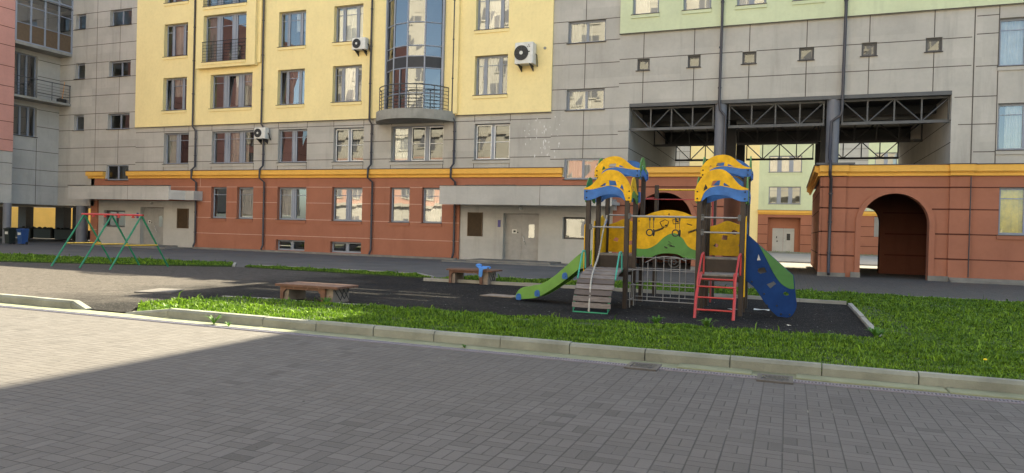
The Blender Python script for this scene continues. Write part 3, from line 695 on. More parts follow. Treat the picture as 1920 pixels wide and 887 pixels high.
entrance(-41.7, -33.48, (-38.05, -36.1), (-34.94, -34.08, 1.2, 2.41), (-41.25, -39.35, 1.15, 2.22), (-42.4, -34.0, 31.5, 2.86, 3.69), 2.9)
entrance(-15.8, -7.78, (-13.4, -11.5), (-15.34, -14.54, 1.25, 2.47), (-10.27, -9.14, 1.24, 2.32), (-16.1, -7.45, 31.3, 2.80, 3.71), 2.92)
e = MB(); e.prism([(-34.0, 31.5), (-33.55, 32.3), (-32.9, 32.3), (-32.9, 32.98), (-34.0, 32.98)], 'z', 2.9, 3.45); mk('canopy_end', e, 'grey_light', bY)
e = MB(); e.box(-7.75, -7.5, 32.3, 32.6, 2.65, 3.15); e.box(-7.72, -7.53, 32.28, 32.299, 2.7, 3.0); mk('junction_box', e, 'door', bY)
# glazed curved bay with balcony
bx, half = -18.59, 1.66
def arc(n, bulge, h=half, ox=0):
    # circular arc from (-h) to (+h) bulging toward -Y by 'bulge'
    rad = (h*h+bulge*bulge)/(2*bulge); a0 = math.asin(h/rad)
    return [(bx+ox+rad*math.sin(a0*(2*i/n-1)), YY-(rad*math.cos(a0*(2*i/n-1))-(rad-bulge))) for i in range(n+1)]
ribs = arc(4, .75)
zs_ = [7.62, 8.55, 9.85, 10.45, 11.0, 12.2, 13.6, 14.4, 15.6, 17.0, 18.6]
f = MB()
for (x, y) in ribs: f.box(x-.035, x+.035, y-.03, y+.06, 7.62, 18.6)
for z in zs_:
    for (a, b) in zip(ribs[:-1], ribs[1:]): f.tube([(*a, z), (*b, z)], .034, 6)
bayo = mk('bay_frame', f, 'frame', bY)
g = MB()
for (a, b) in zip(ribs[:-1], ribs[1:]):
    for z0, z1 in zip(zs_[:-1], zs_[1:]):
        j = [random.uniform(-.012, .012) for _ in range(4)]
        g.quad((a[0], a[1]+j[0]+.01, z0), (b[0], b[1]+j[1]+.01, z0), (b[0], b[1]+j[2]+.01, z1), (a[0], a[1]+j[3]+.01, z1))
mk('pane', g, 'glass_dim', bayo)
g = MB()
for (a, b) in zip(ribs[:-1], ribs[1:]):
    for z0, z1 in ((9.88, 10.42), (13.63, 14.37)): g.quad((a[0], a[1]-.012, z0), (b[0], b[1]-.012, z0), (b[0], b[1]-.012, z1), (a[0], a[1]-.012, z1))
mk('spandrel', g, 'steel_dark', bayo)
g = MB(); g.quad((bx-1.7, YY+.9, 7.6), (bx+1.7, YY+.9, 7.6), (bx+1.7, YY+.9, 18.6), (bx-1.7, YY+.9, 18.6)); mk('room_back', g, 'room', bayo)
g = MB()
for z in (10.5, 13.9): g.add([(*p, z) for p in [(x, y+.06) for x, y in arc(10, .75)]]+[(bx+1.6, YY+.9, z), (bx-1.6, YY+.9, z)], [tuple(range(13))])
mk('floor_slab', g, 'concrete', bayo)
f = MB(); f.box(bx+half+.0, bx+half+.11, YY-.14, YY-.002, 7.62, 18.6); f.box(bx-half-.08, bx-half, YY-.1, YY-.002, 7.62, 18.6); mk('bay_jamb', f, 'frame', bY)
f = MB(); f.box(bx+half+.5, bx+half+.95, YY-.16, YY-.003, 7.5, 18.7); mk('pilaster', f, 'yellow', bY)
# door in the bay
d0, d1 = ribs[1], ribs[2]
f = MB(); vx = lambda t: (d0[0]+(d1[0]-d0[0])*t, d0[1]+(d1[1]-d0[1])*t-.04)
for t in (.5, .98): f.tube([(*vx(t+.0), 7.65), (*vx(t), 9.8)], .04, 6)
mk('balcony_door', f, 'frame', bayo)
sl_ = arc(24, 1.75, 2.3, .15)
s = MB(); n = len(sl_)
s.add([(x, y, 7.1) for x, y in sl_]+[(x, y, 7.60) for x, y in sl_], [(i, i+1, n+i+1, n+i) for i in range(n-1)]+[tuple(range(n, 2*n)), tuple(reversed(range(n)))])
bal = mk('balcony', s, 'concrete', bY)
rr = arc(24, 1.6, 2.0, .05); f = MB()
for k, z in enumerate((7.75, 7.93, 8.11, 8.29, 8.47, 8.65)): f.tube([(x, y, z) for x, y in rr], .015, 6)
f.tube([(x, y, 8.85) for x, y in rr], .03, 8)
for i in range(0, 25, 4): f.tube([(*rr[i], 7.6), (*rr[i], 8.85)], .022, 6)
mk('railing', f, 'steel', bal)
# drainpipes (offset out to pass the cornice)
def pipe_on(parent, x, yw, zt, xb=None, kick=1, proud=.12, zb=.12, jog=7.35, off=0):
    yo, yi = yw-proud, FY-.12; yc = FY-.34
    pts = [(x, yo, zt), (x, yo, jog), (x+off, yi, jog-.25), (x+off, yi, 4.95), (x+off-.04, yc, 4.72), (x+off-.04, yc, 4.22), (x+off+.12, yi, 4.0), (x+off+.12, yi, zb+.25), (x+off+.12, yi-.14, zb)]
    drainpipe(parent, pts, .055, [(pts[1][0], pts[1][1], z) for z in (9.3, 11.3, 13.3)]+[(x+off+.12, yi, z) for z in (1, 2.2, 3.4)]+[(x+off, yi, z) for z in (5.6, 6.6)])
pipe_on(bY, -33.6, YY, 18.7, off=.15)
pipe_on(bY, -28.45, YY, 18.7, off=.1)
pipe_on(bY, -21.2, YY, 18.7, off=.1)
pipe_on(bY, -16.25, YY, 18.7, off=.1)
# round vent + white paint splashes (bird droppings / paint) on grey wall
v = MB(); v.tube([(-11.35, YY-.03, 10.55), (-11.35, YY, 10.55)], .07, 14); mk('vent_pipe', v, 'concrete', bY)
sp = MB(); rs = random.Random(3)
for k in range(46):
    cx_ = rs.choice((-12.1, -11.7, -11.3, -11.0, -10.6)) + rs.gauss(0, .12); cz = rs.uniform(5.2, 7.2); h = rs.uniform(.03, .14)*(2.5 if rs.random() < .15 else 1); w_ = rs.uniform(.012, .03)
    sp.add([(cx_-w_, FY-.005, cz+h*.3), (cx_, FY-.005, cz-h*.6), (cx_+w_, FY-.005, cz+h*.2), (cx_+w_*.4, FY-.005, cz+h*.6), (cx_-w_*.5, FY-.005, cz+h*.6)], [(0, 1, 2, 3, 4)])
mk('paint_splash', sp, 'paint_white', bY)
# shell (roof, back, sides) + unseen screen added for sun streaks
f = MB(); f.quad((-45.4, 44, 2.47), (-13, 44, 2.47), (-13, 44, 18.7), (-45.4, 44, 18.7)); f.quad((-45.4, FY, 18.7), (-6.9, FY, 18.7), (-6.9, 44, 18.7), (-45.4, 44, 18.7))
f.quad((-45.4, 44, 2.47), (-45.4, FY, 2.47), (-42.3, FY, 2.47), (-42.3, 44, 2.47)); f.quad((-45.4, FY, 2.47), (-45.4, 44, 2.47), (-45.4, 44, 18.7), (-45.4, FY, 18.7))
f.quad((-42.3, 44, 0), (-7.65, 44, 0), (-7.65, 44, 2.47), (-42.3, 44, 2.47)); f.quad((-13, 44, 2.47), (-7.65, 44, 2.47), (-7.65, 44, 18.7), (-13, 44, 18.7))
mk('shell_wall', f, 'grey', bY)
# made-up screen out of view, slotted to let thin streaks of sun through
scr_h = []
for a, b, z in ((-12.7, -11.1, 19.3), (-11.6, -9.3, 18.75), (-12.4, -10.2, 20.3), (-9.0, -7.6, 18.2+.55), (-8.7, -7.1, 19.4), (-10.6, -8.9, 19.75), (-8.3, -7.3, 20.5), (-9.9, -8.6, 21.9)): scr_h.append((a, b, z, z+random.uniform(.16, .27)))
wall('added_sun_screen', bY, -13, -6.9, 18.7, 23.7, FY, scr_h, ['grey', 'groove'], depth=.12)
mk('added_shade_block', MB().box(-14.0, -13.3, 33, 33.3, 18.7, 19.6).box(-15.6, -14.9, 33, 33.3, 18.7, 19.2), 'grey', bY)  # unseen blocks added to notch the shadow edge on the play surface

# ---- left wing
LX = -45.4; PX = -44.3
def xwall(name, parent, y0, y1, z0, z1, X, holes, mats, depth=.22, hg=(), vg=()):
    # facing +X
    o = wall(name, None, y0, y1, z0, z1, 0, holes, mats, depth, hg, vg)
    off = wloc(parent)
    for v in o.data.vertices:
        y, d, z = v.co; v.co = (X-d-off.x, y-off.y, z-off.z)
    o.parent = parent; return o
xwall('grey_wall', bP, 29.3, 33, 2.47, 18.7, LX, [(29.4, 31.5, 9.2, 12.0), (29.4, 31.5, 6.8, 8.7)], ['grey_light', 'groove'], hg=(3.7, 4.7, 5.9, 7.5, 8.6, 9.7, 10.75, 11.8), vg=((31.5, 2.47, 6.7),))
PW = [(y, y+1.8, z, z+1.95) for y in (12, 16.5, 21, 25) for z in (5.9, 8.4, 11.7, 15)]
xwall('pink_wall', bP, 10, 29.3, 5.62, 18.7, PX, PW, ['pink', 'groove_red'], hg=(6.3, 7.4, 8.4, 9.54, 10.75, 12.0, 13.1, 14.2))
xwall('grey_wall', bP, 10, 29.3, 2.47, 5.60, PX-.04, [], ['grey_light', 'groove'], hg=(3.6, 4.9))
f = MB(); f.quad((PX, 29.3, 5.6), (LX, 29.3, 5.6), (LX, 29.3, 18.7), (PX, 29.3, 18.7)); f.quad((PX-.04, 29.3, 2.47), (LX, 29.3, 2.47), (LX, 29.3, 5.6), (PX-.04, 29.3, 5.6))
f.quad((-60, 10, 2.47), (PX-.04, 10, 2.47), (PX-.04, 29.3, 2.47), (-60, 29.3, 2.47)); f.quad((-60, 29.3, 2.47), (LX, 29.3, 2.47), (LX, 41, 2.47), (-60, 41, 2.47))
f.quad((-60, 10, 18.7), (PX, 10, 18.7), (PX, 41, 18.7), (-60, 41, 18.7)); f.quad((-60, 10, 2.47), (-60, 10, 18.7), (PX, 10, 18.7), (PX, 10, 2.47)); f.quad((-60, 41, 2.47), (LX, 41, 2.47), (LX, 41, 18.7), (-60, 41, 18.7)); f.quad((-60, 10, 2.47), (-60, 41, 2.47), (-60, 41, 18.7), (-60, 10, 18.7))
mk('shell_wall', f, 'grey', bP)
def xwindow(parent, y0, y1, z0, z1, X, cols):
    f = MB(); g = MB(); t = .06
    f.box(X-.3, X-.22, y0, y1, z0, z0+t); f.box(X-.3, X-.22, y0, y1, z1-t, z1)
    for c in [0]+cols+[1]:
        y = y0+(y1-y0)*c; f.box(X-.3, X-.21, y-t, y+t, z0, z1)
    g.quad((X-.26, y0, z0), (X-.26, y1, z0), (X-.26, y1, z1), (X-.26, y0, z1))
    o = mk('window', f, 'frame', parent); mk('pane', g, 'glass', o)
    g = MB(); g.quad((X-1.2, y0-.2, z0-.2), (X-1.2, y1+.2, z0-.2), (X-1.2, y1+.2, z1+.2), (X-1.2, y0-.2, z1+.2)); mk('room_back', g, 'room', o)
    s = MB(); s.box(X, X+.06, y0, y1+.05, z0-.04, z0); mk('sill', s, 'flash', o)
for q in PW: xwindow(bP, *q, PX, [.5])
xwindow(bP, 29.4, 31.5, 6.8, 8.7, LX, [.55, .8]); xwindow(bP, 29.4, 31.5, 9.2, 12.0, LX, [.5, .72])
s = MB(); s.box(LX, PX+.02, 29.3, 32.98, 9.02, 9.16); b1 = mk('balcony', s, 'concrete', bP)
f = MB()
for z in (9.35, 9.53, 9.71, 9.89, 10.07): f.tube([(PX-.02, 29.35, z), (PX-.02, 32.93, z)], .012, 6)
f.tube([(PX-.02, 29.35, 10.32), (PX-.02, 32.95, 10.32)], .03, 8)
for y in (29.4, 30.55, 31.7, 32.9): f.tube([(PX-.02, y, 9.16), (PX-.02, y, 10.32)], .022, 6)
mk('railing', f, 'steel', b1)
s = MB(); s.box(LX, PX+.05, 29.3, 32.98, 12.25, 12.42); b2 = mk('loggia', s, 'concrete', bP)
f = MB(); g = MB()
ys = [29.33, 30.25, 31.15, 32.05, 32.95]
for y in ys: f.box(PX-.05, PX+.03, y-.05, y+.05, 12.42, 17)
for z in (12.46, 13.6, 14.7, 15.5, 16.8): f.box(PX-.045, PX+.02, 29.33, 32.95, z-.05 if z < 13 or z > 15 else z-.025, z+.05 if z < 13 or z > 15 else z+.025)
lf = mk('loggia_frame', f, 'frame', b2)
g.quad((PX-.02, 29.33, 13.6), (PX-.02, 32.95, 13.6), (PX-.02, 32.95, 16.8), (PX-.02, 29.33, 16.8)); mk('pane', g, 'glass_b', b2)
g = MB(); g.quad((PX-.02, 29.33, 12.5), (PX-.02, 32.95, 12.5), (PX-.02, 32.95, 13.6), (PX-.02, 29.33, 13.6)); mk('lower_panel', g, 'louvre', b2)
s = MB(); s.box(LX, PX+.05, 29.3, 32.98, 15.3, 15.34); mk('loggia_ceiling', s, 'flash', b2)
# columns and back piers
for (x, y, r_) in ((-44.25, 29.0, .22), (-43.35, 33.2, .33)):
    c = MB(); c.tube([(x, y, 0), (x, y, 2.47)], r_, 24); mk('column', c, 'column', bP)
pr = MB()
for x in (-55.95, -51.75, -49.9, -59.5): mk('pier', MB().box(x-.45, x+.45, 37.8, 38.4, 0, 2.46), 'steel_dark', bP)
mk('low_wall', MB().box(-60, -46.5, 39.2, 39.4, 0, .72), 'steel_dark', bP)
ow = mk('garden_wall', MB().box(-110, -50, 50, 50.3, 0, 5), 'ochre'); ow['label'] = 'plain ochre yellow wall seen through the open undercroft at the far left'; ow['category'] = 'wall'
# bins and dumpsters
def bin_(x, y, w, h, mat, label, name='rubbish_bin', cat='bin', sign=True):
    t = thing(name, label, cat, (x, y, 0)); b = MB(); w2 = w/2
    b.add([(x-w2*.85, y-w2*.8, .04), (x+w2*.85, y-w2*.8, .04), (x+w2*.85, y+w2*.8, .04), (x-w2*.85, y+w2*.8, .04), (x-w2, y-w2, h*.88), (x+w2, y-w2, h*.88), (x+w2, y+w2, h*.88), (x-w2, y+w2, h*.88)],
          [(0, 1, 5, 4), (1, 2, 6, 5), (2, 3, 7, 6), (3, 0, 4, 7), (0, 3, 2, 1)]); mk('bin_body', b, mat, t)
    l = MB(); l.prism([(y-w2-.04, h*.88), (y-w2-.04, h*.93), (y, h), (y+w2, h), (y+w2, h*.88)], 'x', x-w2-.03, x+w2+.03); mk('lid', l, mat, t)
    for k in (-1, 1): q = MB(); q.tube([(x+k*w2*.7, y+w2*.7-.03, .08), (x+k*w2*.7+.05, y+w2*.7-.03, .08)], .08, 12); mk('wheel', q, 'black', t)
    if sign: q = MB(); q.box(x-w*.28, x+w*.28, y-w2-.012, y-w2+.02, h*.6, h*.75); mk('bin_sign', q, 'paper', t)
bin_(-43.05, 28.4, .42, 1.0, 'bin_dark', 'dark green wheeled bin with white notice by the undercroft column')
bin_(-42.45, 28.75, .42, .95, 'bin_blue', 'bright blue wheeled bin with white notice beside the dark one')
bin_(-43.0, 34.4, .6, 1.1, 'navy', 'navy bin behind the round column', sign=False)
for i, (x, l_) in enumerate(((-53.3, 'black rubbish container heaped with bags, leftmost in the undercroft'), (-51.1, 'black rubbish container in the middle of the undercroft row'), (-48.9, 'black rubbish container, rightmost of the undercroft row near the piers'))):
    t = thing('rubbish_container', l_, 'container', (x, 36.5, 0), 'containers in the undercroft')
    b = MB(); b.bbox(x-.95, x+.95, 36, 37.1, .12, .84, .06); mk('container_body', b, 'bin_dark', t)
    b = MB()
    for k in range(7): b.sphere((x-.75+k*.25, 36.5+random.uniform(-.2, .2), .84), .16, 8, 5, (1, 1, random.uniform(.4, .8)))
    mk('rubbish_bag', b, 'black', t)
# broom on balcony
t = thing('broom', 'broom with orange handle standing on the grey railed balcony', 'broom', (PX-.2, 32.5, 9.16))
mk('broom_handle', MB().tube([(PX-.2, 32.5, 9.25), (PX-.12, 32.62, 10.55)], .02, 6), 'broom_orange', t)
mk('broom_head', MB().bbox(PX-.32, PX-.06, 32.2, 32.75, 9.165, 9.42, .03), 'black', t)

# ------------------------------------------------------------ green building
OX0, OX1, OZ = -7.13, 5.96, 7.68; BD = 47.8; GH = 36
sq = [(-6.81, -6.23, 9.2, 9.75), (-4.5, -3.93, 9.21, 9.76), (-2.13, -1.54, 9.22, 9.77), (.2, .8, 9.24, 9.8), (2.63, 3.21, 9.26, 9.83), (4.98, 5.57, 9.28, 9.86)]
rw = [(7.52, 9.6, 8.55, 10.45), (7.55, 9.65, 5.25, 7.1), (7.68, 9.75, 1.92, 3.8)]
gv = [(x, OZ, 10.95) for x in (-6.52, -4.22, -1.84, .5, 2.92, 5.28)]
wall('grey_wall', bG, -7.65, 14, OZ, 10.95, FY, sq+rw[:1], ['grey', 'groove'], hg=((9.78, -7.65, 6.6), (8.65, -7.65, 6.6), (9.88, 6.75, 7.5), (8.6, 6.75, 7.5), (10.6, 6.75, 7.5)), vg=gv+[7.5], depth=.3)
mk('expansion_joint', MB().box(6.66, 6.70, FY-.006, FY-.001, 4.72, 10.94), 'groove', bG)
wall('grey_wall', bG, -7.65, OX0, 4.7, OZ, FY, [], ['grey', 'groove'], hg=(5.6, 6.4, 7.5))
wall('grey_wall', bG, OX1, 14, 4.7, OZ, FY, rw[1:2], ['grey', 'groove'], hg=((7.4, 6.05, 7.5), (6.3, 6.2, 7.5), (5.2, 6.75, 7.5)), vg=(7.5,), depth=.3)
gw_ = [(-7.08+i*2.33, -5.85+i*2.33, 11.8, 13.6) for i in range(4)]
wall('green_wall', bG, -7.65, 14, 10.95, 18, FY-.1, gw_, ['green', 'groove'])
e = MB(); e.quad((-7.65, FY-.1, 10.95), (14, FY-.1, 10.95), (14, FY, 10.95), (-7.65, FY, 10.95)); e.quad((-7.65, FY-.1, 10.95), (-7.65, FY, 10.95), (-7.65, FY, 18), (-7.65, FY-.1, 18)); mk('wall_edge', e, 'green', bG)
mk('drip_edge', MB().box(-7.67, 14, FY-.12, FY-.1, 10.93, 10.965), 'groove', bG)
for i, r_ in enumerate(gw_): window(bG, r_, FY-.1, 'sq' if i < 2 else 'two', rec=.2, sill='green', refl='glass_b', curtain=('curtain', 0, .6, 0) if i != 1 else None)
for i, r_ in enumerate(sq):
    window(bG, r_, FY, 'sq', rec=.14, sill='grey', lip=False, refl='glass_screen', framemat='frame_dark')
    f = MB(); a, b, c, d = r_; y = FY+.1
    for q in ((a, a+.05, c, d), (b-.05, b, c, d), (a+.05, b-.05, c, c+.05), (a+.05, b-.05, d-.05, d)): f.box(q[0], q[1], y, y+.04, q[2], q[3])
    mk('window_surround', f, 'steel', bG)
window(bG, rw[0], FY, 'two', sill='grey', curtain=('curtain', 0, .5, 0), refl='glass'); window(bG, rw[1], FY, 'two', sill='grey', curtain=('curtain', .15, .45, 0), refl='glass')
window(bG, rw[2], FY, 'two', sill='red', curtain=('curtain_yellow', 0, 1, 0), refl='glass_clear')
# shell: upper walls, roof, underside, inner walls of the tall opening
f = MB(); f.quad((-7.65, FY, 18), (14, FY, 18), (14, FY, GH), (-7.65, FY, GH)); f.quad((-6.9, FY, GH), (14, FY, GH), (14, 48, GH), (-6.9, 48, GH))
f = MB(); f.box(-6.9, 14, FY+.02, 48, 18.01, GH); f.quad((14, FY, 0), (14, 48, 0), (14, 48, 18), (14, FY, 18)); f.quad((-7.65, FY, 18), (-6.9, FY, 18), (-6.9, FY+.3, 18), (-7.65, FY+.3, 18))
f.quad((-7.65, 44, 4.7), (-7.65, BD, 4.7), (-7.65, BD, 18), (-7.65, 44, 18)); f.quad((-7.65, BD, 4.7), (OX0, BD, 4.7), (OX0, BD, 18), (-7.65, BD, 18)); f.quad((OX0, BD, OZ-.1), (OX1, BD, OZ-.1), (OX1, BD, 18), (OX0, BD, 18)); f.quad((OX1, BD, 0), (14, BD, 0), (14, BD, 18), (OX1, BD, 18))
mk('shell_wall', f, 'grey', bG)
f = MB(); f.quad((OX0, FY, OZ), (OX1, FY, OZ), (OX1, BD, OZ), (OX0, BD, OZ)); mk('passage_ceiling', f, 'steel_dark', bG)
xw = wall('inner_wall', None, 33, BD, 4.7, OZ, 0, [], ['grey', 'groove'], hg=(5.6, 6.5)); off = wloc(bG)
for v in xw.data.vertices: y, d, z = v.co; v.co = (OX0-d-off.x, y-off.y, z-off.z)
xw.parent = bG
xw = wall('inner_wall', None, 33, BD, 4.7, OZ, 0, [], ['grey', 'groove'], hg=(5.6, 6.5)); 
for v in xw.data.vertices: y, d, z = v.co; v.co = (OX1+d-off.x, y-off.y, z-off.z)
xw.parent = bG
mk('lintel', MB().box(OX0, OX1, FY-.01, FY+.25, OZ-.16, OZ-.002), 'steel', bG)
# trusses
def truss(x0, x1, Y, mat, zt=7.5, zb=6.52):
    mb = MB(); mb.box(x0, x1, Y-.06, Y+.06, zt-.06, zt+.06); mb.box(x0, x1, Y-.07, Y+.07, zb-.07, zb+.05)
    w = (x1-x0)/4
    for k in range(5):
        x = min(max(x0+k*w, x0+.04), x1-.04); mb.box(x-.03, x+.03, Y-.03, Y+.03, zb+.05, zt-.06)
    for k in range(4):
        a, b = x0+k*w, x0+(k+1)*w
        p, q = ((a+.05, zt-.05), (b-.05, zb+.05)) if k % 2 == 0 else ((a+.05, zb+.05), (b-.05, zt-.05))
        mb.tube([(p[0], Y, p[1]), (q[0], Y, q[1])], .035, 4)
    return mk('roof_truss', mb, mat, bG)
for Y, mt in ((FY+.35, 'steel'), (39.6, 'steel_dark'), (BD-.1, 'steel_dark')):
    for a, b in ((OX0, -3.3), (-2.68, 1.3), (1.95, OX1)): truss(a, b, Y, mt)
for x in (-3.0, 1.63):
    c = MB(); c.tube([(x, FY+.25, 4.75), (x, FY+.25, OZ-.16)], .26, 28); mk('column', c, 'column', bG)
    for Y in (39.6, BD-.3):
        c = MB(); c.box(x-.25, x+.25, Y-.25, Y+.25, 4.75, OZ-.01); mk('column', c, 'steel_dark', bG)
mk('cross_beam', MB().box(OX0, OX1, 43.4, 43.7, 7.05, OZ-.005), 'steel_dark', bG); mk('cross_beam', MB().box(OX0, OX1, 36.2, 36.4, 7.3, OZ-.005), 'steel_dark', bG)
# pavilions under the opening
def arch_wall(name, parent, x0, x1, z1, Y, th, ax0, ax1, zs_top, mats, hg=()):
    mb = MB(); r_ = (ax1-ax0)/2; cx_ = (ax0+ax1)/2; spr = zs_top-r_; n = 20
    pts = [(cx_-r_*math.cos(math.pi*i/n), spr+r_*math.sin(math.pi*i/n)) for i in range(n+1)]
    for yy in (Y, Y+th):
        mb.quad((x0, yy, 0), (ax0, yy, 0), (ax0, yy, z1), (x0, yy, z1)); mb.quad((ax1, yy, 0), (x1, yy, 0), (x1, yy, z1), (ax1, yy, z1))
        for (a, b) in zip(pts[:-1], pts[1:]): mb.quad((a[0], yy, a[1]), (b[0], yy, b[1]), (b[0], yy, z1), (a[0], yy, z1))
    for (a, b) in zip(pts[:-1], pts[1:]): mb.quad((a[0], Y, a[1]), (b[0], Y, b[1]), (b[0], Y+th, b[1]), (a[0], Y+th, a[1]))
    mb.quad((ax0, Y, 0), (ax0, Y+th, 0), (ax0, Y+th, spr), (ax0, Y, spr)); mb.quad((ax1, Y, 0), (ax1, Y+th, 0), (ax1, Y+th, spr), (ax1, Y, spr))
    for z in hg:
        dx = r_+.22 if z < spr else (math.sqrt(max(0, (r_+.22)**2-(z-spr)**2)))
        segs = [(x0, cx_-dx), (cx_+dx, x1)] if dx > 0 else [(x0, x1)]
        for a, b in segs:
            if b > a: mb.box(a, b, Y-.004, Y-.001, z-.03, z+.03, 1)
    return mk(name, mb, mats, parent)
def arch_trim(parent, ax0, ax1, ztop, Y, w=.2, mat='red'):
    mb = MB(); r_ = (ax1-ax0)/2; cx_ = (ax0+ax1)/2; spr = ztop-r_; n = 24
    inn = [(ax0, .2), (ax0, spr)]+[(cx_-r_*math.cos(math.pi*i/n), spr+r_*math.sin(math.pi*i/n)) for i in range(1, n)]+[(ax1, spr), (ax1, .2)]
    ro = r_+w; out = [(ax0-w, .2), (ax0-w, spr)]+[(cx_-ro*math.cos(math.pi*i/n), spr+ro*math.sin(math.pi*i/n)) for i in range(1, n)]+[(ax1+w, spr), (ax1+w, .2)]
    for i in range(len(inn)-1):
        a, b, c, d = inn[i], inn[i+1], out[i+1], out[i]; y1, y0 = Y-.003, Y-.08
        mb.quad((a[0], y0, a[1]), (b[0], y0, b[1]), (c[0], y0, c[1]), (d[0], y0, d[1])); mb.quad((c[0], y0, c[1]), (d[0], y0, d[1]), (d[0], y1, d[1]), (c[0], y1, c[1])); mb.quad((a[0], y0, a[1]), (b[0], y0, b[1]), (b[0], y1+.05, b[1]), (a[0], y1+.05, a[1]))
    return mk('arch_trim', mb, mat, parent)
RJ = (.9, 1.9, 2.9, 3.78)
def lift(o, x0):  # helper: swap (u,0,z) wall to face -X at x0
    for v in o.data.vertices: y, d, z = v.co; v.co = (x0+d-off.x, y-off.y, z-off.z)
    o.parent = bG; return o
# right pavilion
arch_wall('terracotta_wall', bG, 1.3, 6.0, 4.25, FY, .45, 2.8, 5.3, 3.53, ['red', 'groove_red'], RJ)
wall('terracotta_wall', bG, 6.0, 14, 0, 4.25, FY, [rw[2]], ['red', 'groove_red'], depth=.25, hg=[(z, 6.75, 14) for z in RJ], gw=.045)
arch_trim(bG, 2.8, 5.3, 3.53, FY)
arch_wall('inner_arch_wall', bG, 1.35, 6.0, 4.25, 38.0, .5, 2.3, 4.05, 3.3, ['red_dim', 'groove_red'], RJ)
arch_wall('rear_arch_wall', bG, 1.35, 6.0, 4.25, 46.9, .5, 2.8, 5.3, 3.53, ['red', 'groove_red'])
lift(wall('passage_side_wall', None, 33, 47.4, 0, 4.25, 0, [], ['red', 'groove_red'], hg=RJ, gw=.05), 1.3)
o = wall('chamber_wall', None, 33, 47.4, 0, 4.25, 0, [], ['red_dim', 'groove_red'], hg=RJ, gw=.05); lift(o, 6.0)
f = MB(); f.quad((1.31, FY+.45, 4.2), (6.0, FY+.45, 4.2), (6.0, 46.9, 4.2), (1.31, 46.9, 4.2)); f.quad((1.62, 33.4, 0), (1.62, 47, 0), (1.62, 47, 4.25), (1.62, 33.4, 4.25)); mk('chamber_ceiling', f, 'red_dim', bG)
for a, b in ((1.28, 2.2), (5.98, 6.75)):
    pil = MB(); z0 = .17
    for z in RJ+(4.25,): pil.box(a, b, FY-.1, FY-.003, z0, z-.03); z0 = z+.03
    pil.box(a+.012, b-.012, FY-.07, FY-.004, .17, 4.24, 1)
    mk('pilaster', pil, ['red', 'groove_red'], bG)
pil = MB(); z0 = .17
for z in RJ+(4.25,): pil.box(1.2, 1.297, FY-.1, 33.95, z0, z-.03); z0 = z+.03
mk('pilaster', pil, 'red', bG)
cornice(bG, [(2.1, 6.1)]); cornice(bG, [(6.6, 14)]); cornice(bG, [(1.18, 2.22)], y=FY-.1, z=4.254); cornice(bG, [(5.96, 6.77)], y=FY-.1, z=4.254)
def side_cornice(x, s, y1):
    mb = MB()
    def bx(d, z0, z1): 
        a, b = (x-d, x-.002) if s < 0 else (x+.002, x+d); mb.box(a, b, 32.9, y1, z0, z1)
    bx(.10, 4.25, 4.38); bx(.16, 4.382, 4.42); bx(.24, 4.422, 4.68); c = mk('cornice', mb, 'ochre', bG)
    fl = MB(); a, b = (x-.28, x+.02) if s < 0 else (x-.02, x+.28); fl.box(a, b, 32.85, y1, 4.682, 4.715); mk('flashing', fl, 'flash', c)
side_cornice(1.2, -1, 47.4); side_cornice(-2.72, 1, 47.4)
pl = MB(); pl.box(1.17, 2.25, FY-.14, FY-.003, -.02, .17); pl.box(2.45, 2.82, FY-.12, FY-.003, -.02, .22); pl.box(5.28, 6.0, FY-.2, FY-.003, -.02, .2); pl.box(6.0, 14, FY-.35, FY-.003, -.02, .17); pl.box(6.0, 14, FY-.6, FY-.352, -.02, .07); mk('plinth', pl, 'plinth', bG)
pl = MB(); pl.prism([(1.0, FY-.3), (2.5, FY-.3), (2.2, FY+.3), (1.3, FY+.3)], 'z', 4.722, 4.80); mk('column_cap', pl, 'steel', bG)
# left pavilion
arch_wall('terracotta_wall', bG, -7.65, -2.75, 4.25, FY, .45, -6.75, -4.1, 3.53, ['red', 'groove_red'], RJ)
arch_trim(bG, -6.75, -4.1, 3.53, FY)
lift(wall('passage_side_wall', None, 33, 47.4, 0, 4.25, 0, [], ['red', 'groove_red'], hg=RJ, gw=.05), -2.75)
for v in bG.children[-1].data.vertices: pass
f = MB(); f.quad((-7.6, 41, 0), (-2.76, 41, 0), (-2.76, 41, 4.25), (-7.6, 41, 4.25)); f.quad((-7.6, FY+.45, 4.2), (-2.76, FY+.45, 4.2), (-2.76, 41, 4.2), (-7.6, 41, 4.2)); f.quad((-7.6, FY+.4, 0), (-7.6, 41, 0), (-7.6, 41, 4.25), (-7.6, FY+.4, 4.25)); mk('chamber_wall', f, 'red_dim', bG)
pil = MB(); z0 = .17
for z in RJ+(4.25,): pil.box(-3.35, -2.73, FY-.1, FY-.003, z0, z-.03); z0 = z+.03
pil.box(-3.338, -2.742, FY-.07, FY-.004, .17, 4.24, 1); mk('pilaster', pil, ['red', 'groove_red'], bG)
cornice(bG, [(-7.6, -3.2)]); cornice(bG, [(-3.38, -2.72)], y=FY-.1, z=4.254)
mk('plinth', MB().box(-4.1, -2.7, FY-.14, FY-.003, -.02, .17).box(-7.5, -6.75, FY-.14, FY-.003, -.02, .17), 'plinth', bG)
rf = MB(); rf.box(OX0, -2.72, FY, 47.4, 4.6, 4.7); rf.box(1.2, OX1, FY, 47.4, 4.6, 4.7); mk('pavilion_roof', rf, 'flash', bG)
